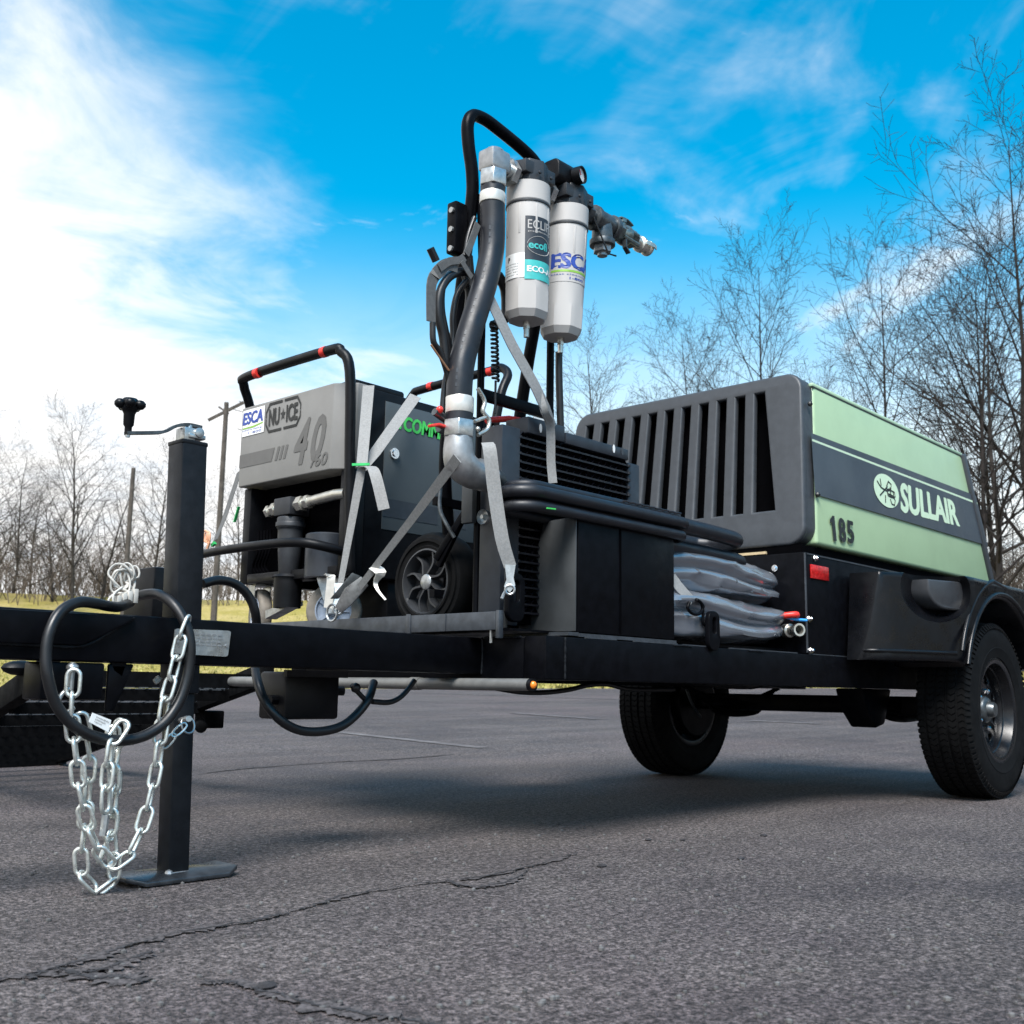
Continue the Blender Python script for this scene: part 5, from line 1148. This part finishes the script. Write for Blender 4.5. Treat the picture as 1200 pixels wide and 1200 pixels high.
# ================================================================ webbing straps
def strap(pts, wd, across, label, ends=(), m='webbing', group='grey webbing tie-down straps', sub=0):
    o = thing('tie_down_strap', pts[0], label, 'strap', group)
    b = MB(); b.ribbon(pts, wd, across or across_of(pts), .0028, sub=sub); b.build('webbing', m, o, smooth=40)
    return o
def hook(o, a, d, s=1.0):
    """galvanised flat hook and ring at the end of a strap"""
    a = V(a); d = V(d).normalized(); n_ = V((-.72, -.69, 0)); sd_ = d.cross(n_).normalized()
    b = MB(); p = [a-sd_*.018*s, a+sd_*.018*s, a+sd_*.012*s+d*.05*s, a+sd_*.02*s+d*.075*s, a+d*.095*s, a-sd_*.018*s+d*.07*s, a-sd_*.012*s+d*.045*s]; b.prism([q+n_*.006 for q in p], n_*.004)
    b.tube([a+d*.085*s+sd_*.016*s*cos(t)+d*.016*s*sin(t)+n_*.012 for t in [2*pi*i/14 for i in range(14)]], .004*s, 6, closed=True); b.build('hook', 'galv', o, smooth=40)
AC = (.72, -.69, 0)
j = V((2.200, 2.702, 1.125)); e1 = V((2.170, 2.749, 0.746))
s1 = strap([(2.361, 2.880, 1.463), (2.240, 2.752, 1.137)], [.040, .036], None, 'grey strap falling from the blaster top edge to its front caster, with a loose tail')
b = MB(); b.ribbon([(2.564, 2.860, 1.466), (2.336, 2.800, 1.210), (2.240, 2.751, 1.129)], [.042, .038, .03], across_of([(2.564, 2.860, 1.466), (2.336, 2.800, 1.210), (2.240, 2.751, 1.129)]), .0028); b.build('webbing', 'webbing', s1)
b = MB(); b.ribbon([j, j.lerp(e1, .5), e1], [.028, .024, .018], AC, .0028); b.build('webbing', 'webbing', s1)
b = MB(); b.ribbon([j, (2.190, 2.643, 1.113), (2.180, 2.604, 1.073), (2.190, 2.573, 0.970)], [.025, .034, .036, .036], AC, .0028, sub=3); b.build('loose_tail', 'webbing', s1, smooth=50)
b = MB(); q = V((2.190, 2.695, 1.128)); b.bar(q-V((.02, -.02, 0)), q+V((.02, -.02, .003)), .008, .008); b.build('edge_fringe', 'fringe', s1)  # green bar draws the colour fringe on the strap edge
hook(s1, e1, (V((2.160, 2.740, 0.668))-e1))
b = MB(); w0 = V((2.200, 2.837, 0.764)); b.ribbon([w0+V((0, .02, .01)), w0+V((0, .0, .012)), w0+V((0, .005, -.05)), w0+V((0, .01, -.09))], .03, (.4, -.8, 0), .002, sub=3); b.build('wrapped_tail', 'crimp', s1, smooth=50)
e2 = V((2.130, 2.618, 0.712))
s2 = strap([(2.005, 2.060, 1.034), (2.100, 2.351, 0.898), e2], [.030, .024, .020], None, 'narrow grey strap slanting from the pipe elbow down to a ratchet hook by the caster')
b = MB(); b.ribbon([(2.120, 2.533, 0.782), (2.120, 2.496, 0.761), (2.120, 2.518, 0.734), (2.120, 2.505, 0.708), (2.120, 2.469, 0.678)], [.03, .034, .014, .008, .006], (.7, -.5, .3), .002, sub=4); b.build('care_tag', 'crimp', s2, smooth=50)
b = MB(); r0, r1 = V((2.130, 2.606, 0.729)), V((2.120, 2.689, 0.656)); d_ = (r1-r0).normalized(); b.prism([r0+V((0, 0, .02))-d_*.01, r0+V((.02, -.02, 0)), r0.lerp(r1, .6)+V((.012, -.012, -.012)), r1+V((.006, -.008, -.01)), r1+V((-.008, .008, .008)), r0.lerp(r1, .4)+V((-.014, .014, .02))], (-.009, -.009, 0)); b.build('ratchet_plate', 'galv', s2, bevel=.002)
b = MB(); b.prism([r0+V((-.005, .03, .04)), r0+V((.012, .01, .03)), r0.lerp(r1, .7)+V((-.01, .02, .012)), r0.lerp(r1, .7)+V((-.025, .04, .012))], (-.008, -.008, 0)); b.build('ratchet_lever', 'darkmetal', s2, bevel=.002)
b = MB(); rc_ = V((2.120, 2.722, 0.649)); b.tube([rc_+V((.0, .026*cos(t), .026*sin(t))) for t in [2*pi*i/18 for i in range(18)]], .004, 6, closed=True); b.build('anchor_ring', 'galv', s2, smooth=60)
s3 = strap([(2.088, 2.030, 1.087), (2.080, 2.012, 1.062), (2.098, 2.010, 0.960), (2.126, 2.005, 0.827), (2.156, 2.000, 0.751)], [.034, .037, .038, .037, .034], AC, 'wide grey strap hanging from the pipe elbow past the washer to a snap hook', sub=3)
hook(s3, (2.156, 2.000, 0.755), (0, 0, -1), .8)
MB().tube([(2.166, 2.020, 0.692), (2.153, 2.020, 0.675), (2.146, 2.020, 0.663)], .0045, 6).build('hook_tip', 'galv', s3)
s4 = strap([(2.131, 2.080, 1.535), (2.213, 2.060, 1.404), (2.304, 2.050, 1.300), (2.355, 2.050, 1.238), (2.410, 2.070, 1.195)], [.040, .042, .042, .040, .034], (.85, 0, .5), 'grey strap slanting below the filter canisters down over the cooler rail', m='webbing')
b = MB(); b.ribbon([(2.329, 2.055, 1.281), (2.342, 2.045, 1.230), (2.386, 2.060, 1.194), (2.408, 2.075, 1.096), (2.418, 2.075, 1.030)], [.02, .024, .026, .026, .026], AC, .0028, sub=3); b.build('loose_tail', 'webbing', s4, smooth=50)
s5 = strap([(2.500, 3.869, 1.305), (2.400, 3.811, 1.077), (2.320, 3.736, 0.979)], [.05, .042, .03], (.2, .9, 0), 'grey strap dropping behind the jack post from the far side of the blaster', m='webdark')
b = MB(); q = V((2.320, 3.735, 0.972)); b.bar(q, q+V((0, .02, -.01)), .012, .012); b.build('edge_fringe', 'fringe', s5); b = MB(); q = V((2.420, 3.752, 1.099)); b.bar(q+V((0, .01, -.03)), q+V((0, -.015, .03)), .012, .004); b.build('edge_fringe', 'fringe', s5)  # both green bars draw colour fringes on this strap
ow = MB(); q = V((2.300, 3.754, 0.992))
for k in range(3): ow.tube([q+V((0, .012*k+.014*cos(t)*(1+.2*k), .022*sin(t)+.004*k)) for t in [2*pi*i/14 for i in range(14)]], .0035, 6, closed=True)
ow.tube([q+V((0, -.01, -.02)), q+V((0, .01, -.06)), q+V((0, .015, -.08))], .006, 6); tag(ow.build('wire_loop', mat('orange_wire', (.75, .38, .22), .5)), 'small loop of pale orange wire beside the black jack post', 'wire')
s6 = strap([(2.909, 1.990, 0.787), (2.930, 1.975, 0.755), (2.988, 1.965, 0.715)], [.045, .042, .034], (.8, 0, .55), 'short grey strap end behind the toolbox, clipped to a black S hook')
b = MB(); b.tube([(2.958, 1.955, 0.707), (2.948, 1.955, 0.687), (2.977, 1.955, 0.672), (3.017, 1.955, 0.675), (3.038, 1.955, 0.699), (3.013, 1.955, 0.716), (2.998, 1.955, 0.718), (3.028, 1.955, 0.709), (3.037, 1.955, 0.673), (3.037, 1.955, 0.646), (3.067, 1.955, 0.633), (3.103, 1.955, 0.635), (3.109, 1.955, 0.661), (3.109, 1.955, 0.681)], .0055, 8, sub=4); b.build('s_hook', 'powder', s6, smooth=60)

# ================================================================ safety chains
def link_mesh():
    pts = []; a_, r_ = .0140, .0128
    for k in range(9): t = pi*k/8; pts.append((r_*cos(t), 0, a_+r_*sin(t)))
    for k in range(9): t = pi+pi*k/8; pts.append((r_*cos(t), 0, -a_+r_*sin(t)))
    b = MB(); b.tube(pts, .0041, 7, closed=True); return b.mesh('chain_link', 'chain', smooth=80)
LINK = link_mesh()
def chain(pts, label, group, phase=0.6):
    p, _ = smooth_path([V(q) for q in pts], [1]*len(pts), 12); ln = [0.0]
    for a, c in zip(p, p[1:]): ln.append(ln[-1]+(c-a).length)
    step = .0452; n = int(ln[-1]/step)
    o = thing('safety_chain', pts[0], label, 'chain', group); i = 0
    prev = None
    for k in range(n+1):
        s_ = k*step
        while i < len(p)-2 and ln[i+1] < s_: i += 1
        f = (s_-ln[i])/max(1e-6, ln[i+1]-ln[i]); c = p[i].lerp(p[i+1], f); t = (p[i+1]-p[i]).normalized()
        q = t.to_track_quat('Z', 'X'); q = q @ Quaternion((0, 0, 1), phase+(pi/2)*(k % 2)+rnd.uniform(-.25, .25))
        l = bpy.data.objects.new('chain_link', LINK); C.objects.link(l); l.parent = o; l.location = c-o.location; l.rotation_mode = 'QUATERNION'; l.rotation_quaternion = q
    return o
GC = 'zinc safety chains hanging from the tongue'
ch1 = chain([(1.024, 2.135, 0.420), (1.025, 2.135, 0.370), (1.033, 2.135, 0.320), (1.045, 2.135, 0.262), (1.056, 2.135, 0.203), (1.075, 2.135, 0.149), (1.093, 2.135, 0.110), (1.117, 2.135, 0.076), (1.140, 2.135, 0.061), (1.165, 2.135, 0.072), (1.185, 2.135, 0.102), (1.201, 2.135, 0.147), (1.212, 2.135, 0.203), (1.221, 2.135, 0.264), (1.224, 2.135, 0.325), (1.230, 2.135, 0.388), (1.245, 2.135, 0.451), (1.252, 2.135, 0.493), (1.260, 2.135, 0.530), (1.274, 2.135, 0.568)], 'bright zinc chain drooping in a long loop from the hook to the tongue top', GC)
ch2 = chain([(1.063, 2.160, 0.335), (1.080, 2.160, 0.284), (1.083, 2.160, 0.225), (1.084, 2.160, 0.166), (1.082, 2.160, 0.108), (1.081, 2.160, 0.075), (1.091, 2.160, 0.037), (1.116, 2.160, 0.014), (1.135, 2.160, 0.009), (1.150, 2.160, 0.024), (1.154, 2.160, 0.052), (1.145, 2.160, 0.091), (1.139, 2.160, 0.137), (1.142, 2.160, 0.197), (1.137, 2.160, 0.257), (1.145, 2.160, 0.307), (1.145, 2.160, 0.324)], 'bright zinc chain whose lowest links touch the asphalt by the jack foot', GC)
ch3 = chain([(1.120, 2.120, 0.322), (1.106, 2.120, 0.299), (1.103, 2.120, 0.243), (1.103, 2.120, 0.193), (1.106, 2.120, 0.155)], 'short doubled end of zinc chain hung over the black cable loop', GC, .9)
ch4 = chain([(1.145, 2.185, 0.306), (1.153, 2.185, 0.246), (1.155, 2.185, 0.177), (1.153, 2.185, 0.122), (1.139, 2.185, 0.076), (1.125, 2.185, 0.057)], 'zinc chain strand hanging straight behind the doubled middle strand', GC, .2)
b = MB(); a = V((1.106, 2.120, 0.160)); b.tube([a, a-V((.003, 0, .04))], .008, 8); b.build('chain_end_hook', 'galv', ch3)
ck = thing('clevis_hook', (1.028, 2.150, 0.446), 'small zinc snap hook hanging under the tongue at the top of the left chain', 'hook')
b = MB(); q = V((1.027, 2.150, 0.451)); b.tube([q+V((0, 0, .01)), q, q-V((0, 0, .045))], .006, 8); b.ball(q, .013, 10, (1, 1, .7)); b.tube([q-V((0, 0, .04)), q-V((.018, 0, .055)), q-V((.022, 0, .075)), q-V((.008, 0, .09)), q-V((-.01, 0, .08))], .0048, 8, sub=4); b.build('hook_body', 'galv', ck, smooth=60)
cc_ = thing('chain_clip', (1.259, 2.140, 0.334), 'thin wire clip joining the right chain strand to the jack leg pin', 'clip')
for k, (a, c) in enumerate((((1.289, 2.150, 0.335), (1.262, 2.150, 0.312)), ((1.264, 2.150, 0.314), (1.236, 2.140, 0.288)))):
    a, c = V(a), V(c); d_ = (c-a).normalized(); s_ = d_.cross(V((-.7, -.7, 0))).normalized()
    MB().tube([a+s_*.005, a.lerp(c, .5)+s_*.0075, c+s_*.004, c-s_*.004, a.lerp(c, .5)-s_*.0075, a-s_*.005], .0022, 6, closed=True, sub=3).build('clip_wire', 'chain', cc_)
tw = MB(); q = V((1.265, 2.240, 0.437)); tw.tube([q, q+V((.004, 0, -.008)), q+V((-.003, 0, -.014)), q+V((.008, 0, -.004)), q+V((-.006, 0, -.01))], .005, 6, sub=3); tag(tw.build('wire_end', 'wire'), 'knot of white wire under the tongue, inside the cable loop', 'wire')

# ================================================================ cables
cab = thing('trailer_cable', (1.116, 2.150, 0.598), 'thick black trailer cable hanging in a big ring from the tongue tip', 'cable')
lp = [(1.220, 2.300, 0.601), (1.170, 2.250, 0.586), (1.122, 2.210, 0.583), (1.085, 2.190, 0.585), (1.036, 2.165, 0.583), (0.995, 2.150, 0.562), (0.971, 2.140, 0.523), (0.964, 2.135, 0.477), (0.970, 2.130, 0.428), (0.991, 2.130, 0.377), (1.029, 2.130, 0.337), (1.077, 2.130, 0.313), (1.133, 2.130, 0.305), (1.185, 2.130, 0.314), (1.230, 2.130, 0.342), (1.261, 2.130, 0.388), (1.277, 2.130, 0.446), (1.277, 2.130, 0.507), (1.267, 2.140, 0.553), (1.253, 2.170, 0.594), (1.245, 2.220, 0.617), (1.240, 2.280, 0.619), (1.248, 2.340, 0.613)]
MB().tube(lp, .0115, 12, sub=6).build('cable_ring', 'cable', cab, smooth=60)
fn = quad_map((1.051, 2.112, 0.344), (1.094, 2.112, 0.323), (1.098, 2.112, 0.347), (1.057, 2.112, 0.362))
b = MB(); b.prism([fn(0, 0), fn(1, 0), fn(1, 1), fn(0, 1)], (0, -.0012, 0)); tg_ = b.build('cable_tag', 'white', cab)
fo = off(fn, (0, -.0022, 0))
for k, s_ in enumerate(('WARNING', 'connect', 'lights')): lettering(s_, sub(fo, .22, .68-.24*k, .9-.15*k, .82-.24*k), 'ink', tg_)
cb2 = thing('brake_cable', (1.597, 2.360, 0.599), 'black cable arching over the tongue and looping below it round the control box', 'cable')
MB().tube([(1.464, 2.400, 0.669), (1.507, 2.400, 0.681), (1.555, 2.400, 0.676), (1.595, 2.400, 0.651), (1.621, 2.400, 0.607), (1.643, 2.420, 0.549), (1.642, 2.420, 0.483), (1.613, 2.360, 0.428), (1.614, 2.320, 0.376), (1.648, 2.300, 0.334), (1.707, 2.300, 0.310), (1.777, 2.300, 0.307), (1.843, 2.300, 0.321), (1.893, 2.300, 0.354), (1.927, 2.300, 0.392), (1.977, 2.340, 0.434)], .0118, 12, sub=5).build('cable_run', 'cable', cb2, smooth=60)
b = MB(); b.tube([(1.939, 2.300, 0.383), (1.997, 2.300, 0.381), (2.037, 2.300, 0.393), (2.068, 2.300, 0.417), (2.092, 2.300, 0.443)], .0075, 8, sub=4); b.tube([(1.867, 2.300, 0.426), (1.891, 2.300, 0.406), (1.915, 2.300, 0.388)], .007, 8, sub=3); q = V((1.873, 2.290, 0.419)); b.ball(q, .014, 8); b.build('branch_wire', 'cable', cb2, smooth=60)
cb3 = MB(); cb3.tube([(2.429, 2.400, 0.441), (2.526, 2.400, 0.426), (2.646, 2.400, 0.414), (2.773, 2.400, 0.414), (2.897, 2.400, 0.425), (2.999, 2.400, 0.441), (3.106, 2.400, 0.445), (3.247, 2.400, 0.429), (3.520, 2.400, 0.432)], .0085, 8, sub=4); cb3.tube([(3.981, 2.500, 0.443), (4.258, 2.500, 0.443), (4.405, 2.500, 0.459), (4.639, 2.500, 0.451), (4.891, 2.500, 0.470)], .004, 6, sub=3)
tag(cb3.build('wiring_harness', 'cable', smooth=60), 'thin black wiring sagging below the side rail in front of the far wheel', 'cable')
wb = thing('wire_bundle', (1.193, 2.260, 0.609), 'coiled white wires with a clear plug tied on top of the tongue beside the jack', 'wire')
for k in range(6):
    c = V((1.204, 2.300, 0.646))+V((.012*(k % 3)-.010, 0, .004*k)); ra = .027-.004*(k % 3); tilt = .3*(k % 3)
    ja, jb = rnd.uniform(.6, 1.1), rnd.uniform(-.5, .5)
    MB().tube([c+V((ra*ja*cos(t)*cos(tilt)+jb*ra*.5*sin(t), -ra*.3*cos(t)+.006*sin(2*t+k), ra*sin(t)*(1.1-.4*abs(jb))+.003*sin(3*t+k))) for t in [2*pi*i/24 for i in range(24)]], .0026, 6, closed=True).build('wire_loop', 'wire', wb, smooth=60)
b = MB(); q = V((1.204, 2.280, 0.603))
for k in range(4): b.box(q+V((-.024+.013*k, 0, -.022+.006*k)), q+V((-.014+.013*k, .02, .010+.006*k)))
b.tube([q+V((-.03, 0, -.02)), q+V((-.035, 0, .01)), q+V((-.01, .01, .03))], .003, 6, sub=3); b.tube([q+V((-.03, .01, -.02)), q+V((-.04, .01, .0)), q+V((-.02, .01, .02))], .003, 6, sub=3); b.build('wire_plug', M['wire'], wb, bevel=.001)

# names of the alike parts stay plain; Blender numbers the repeats
bpy.context.view_layer.update()
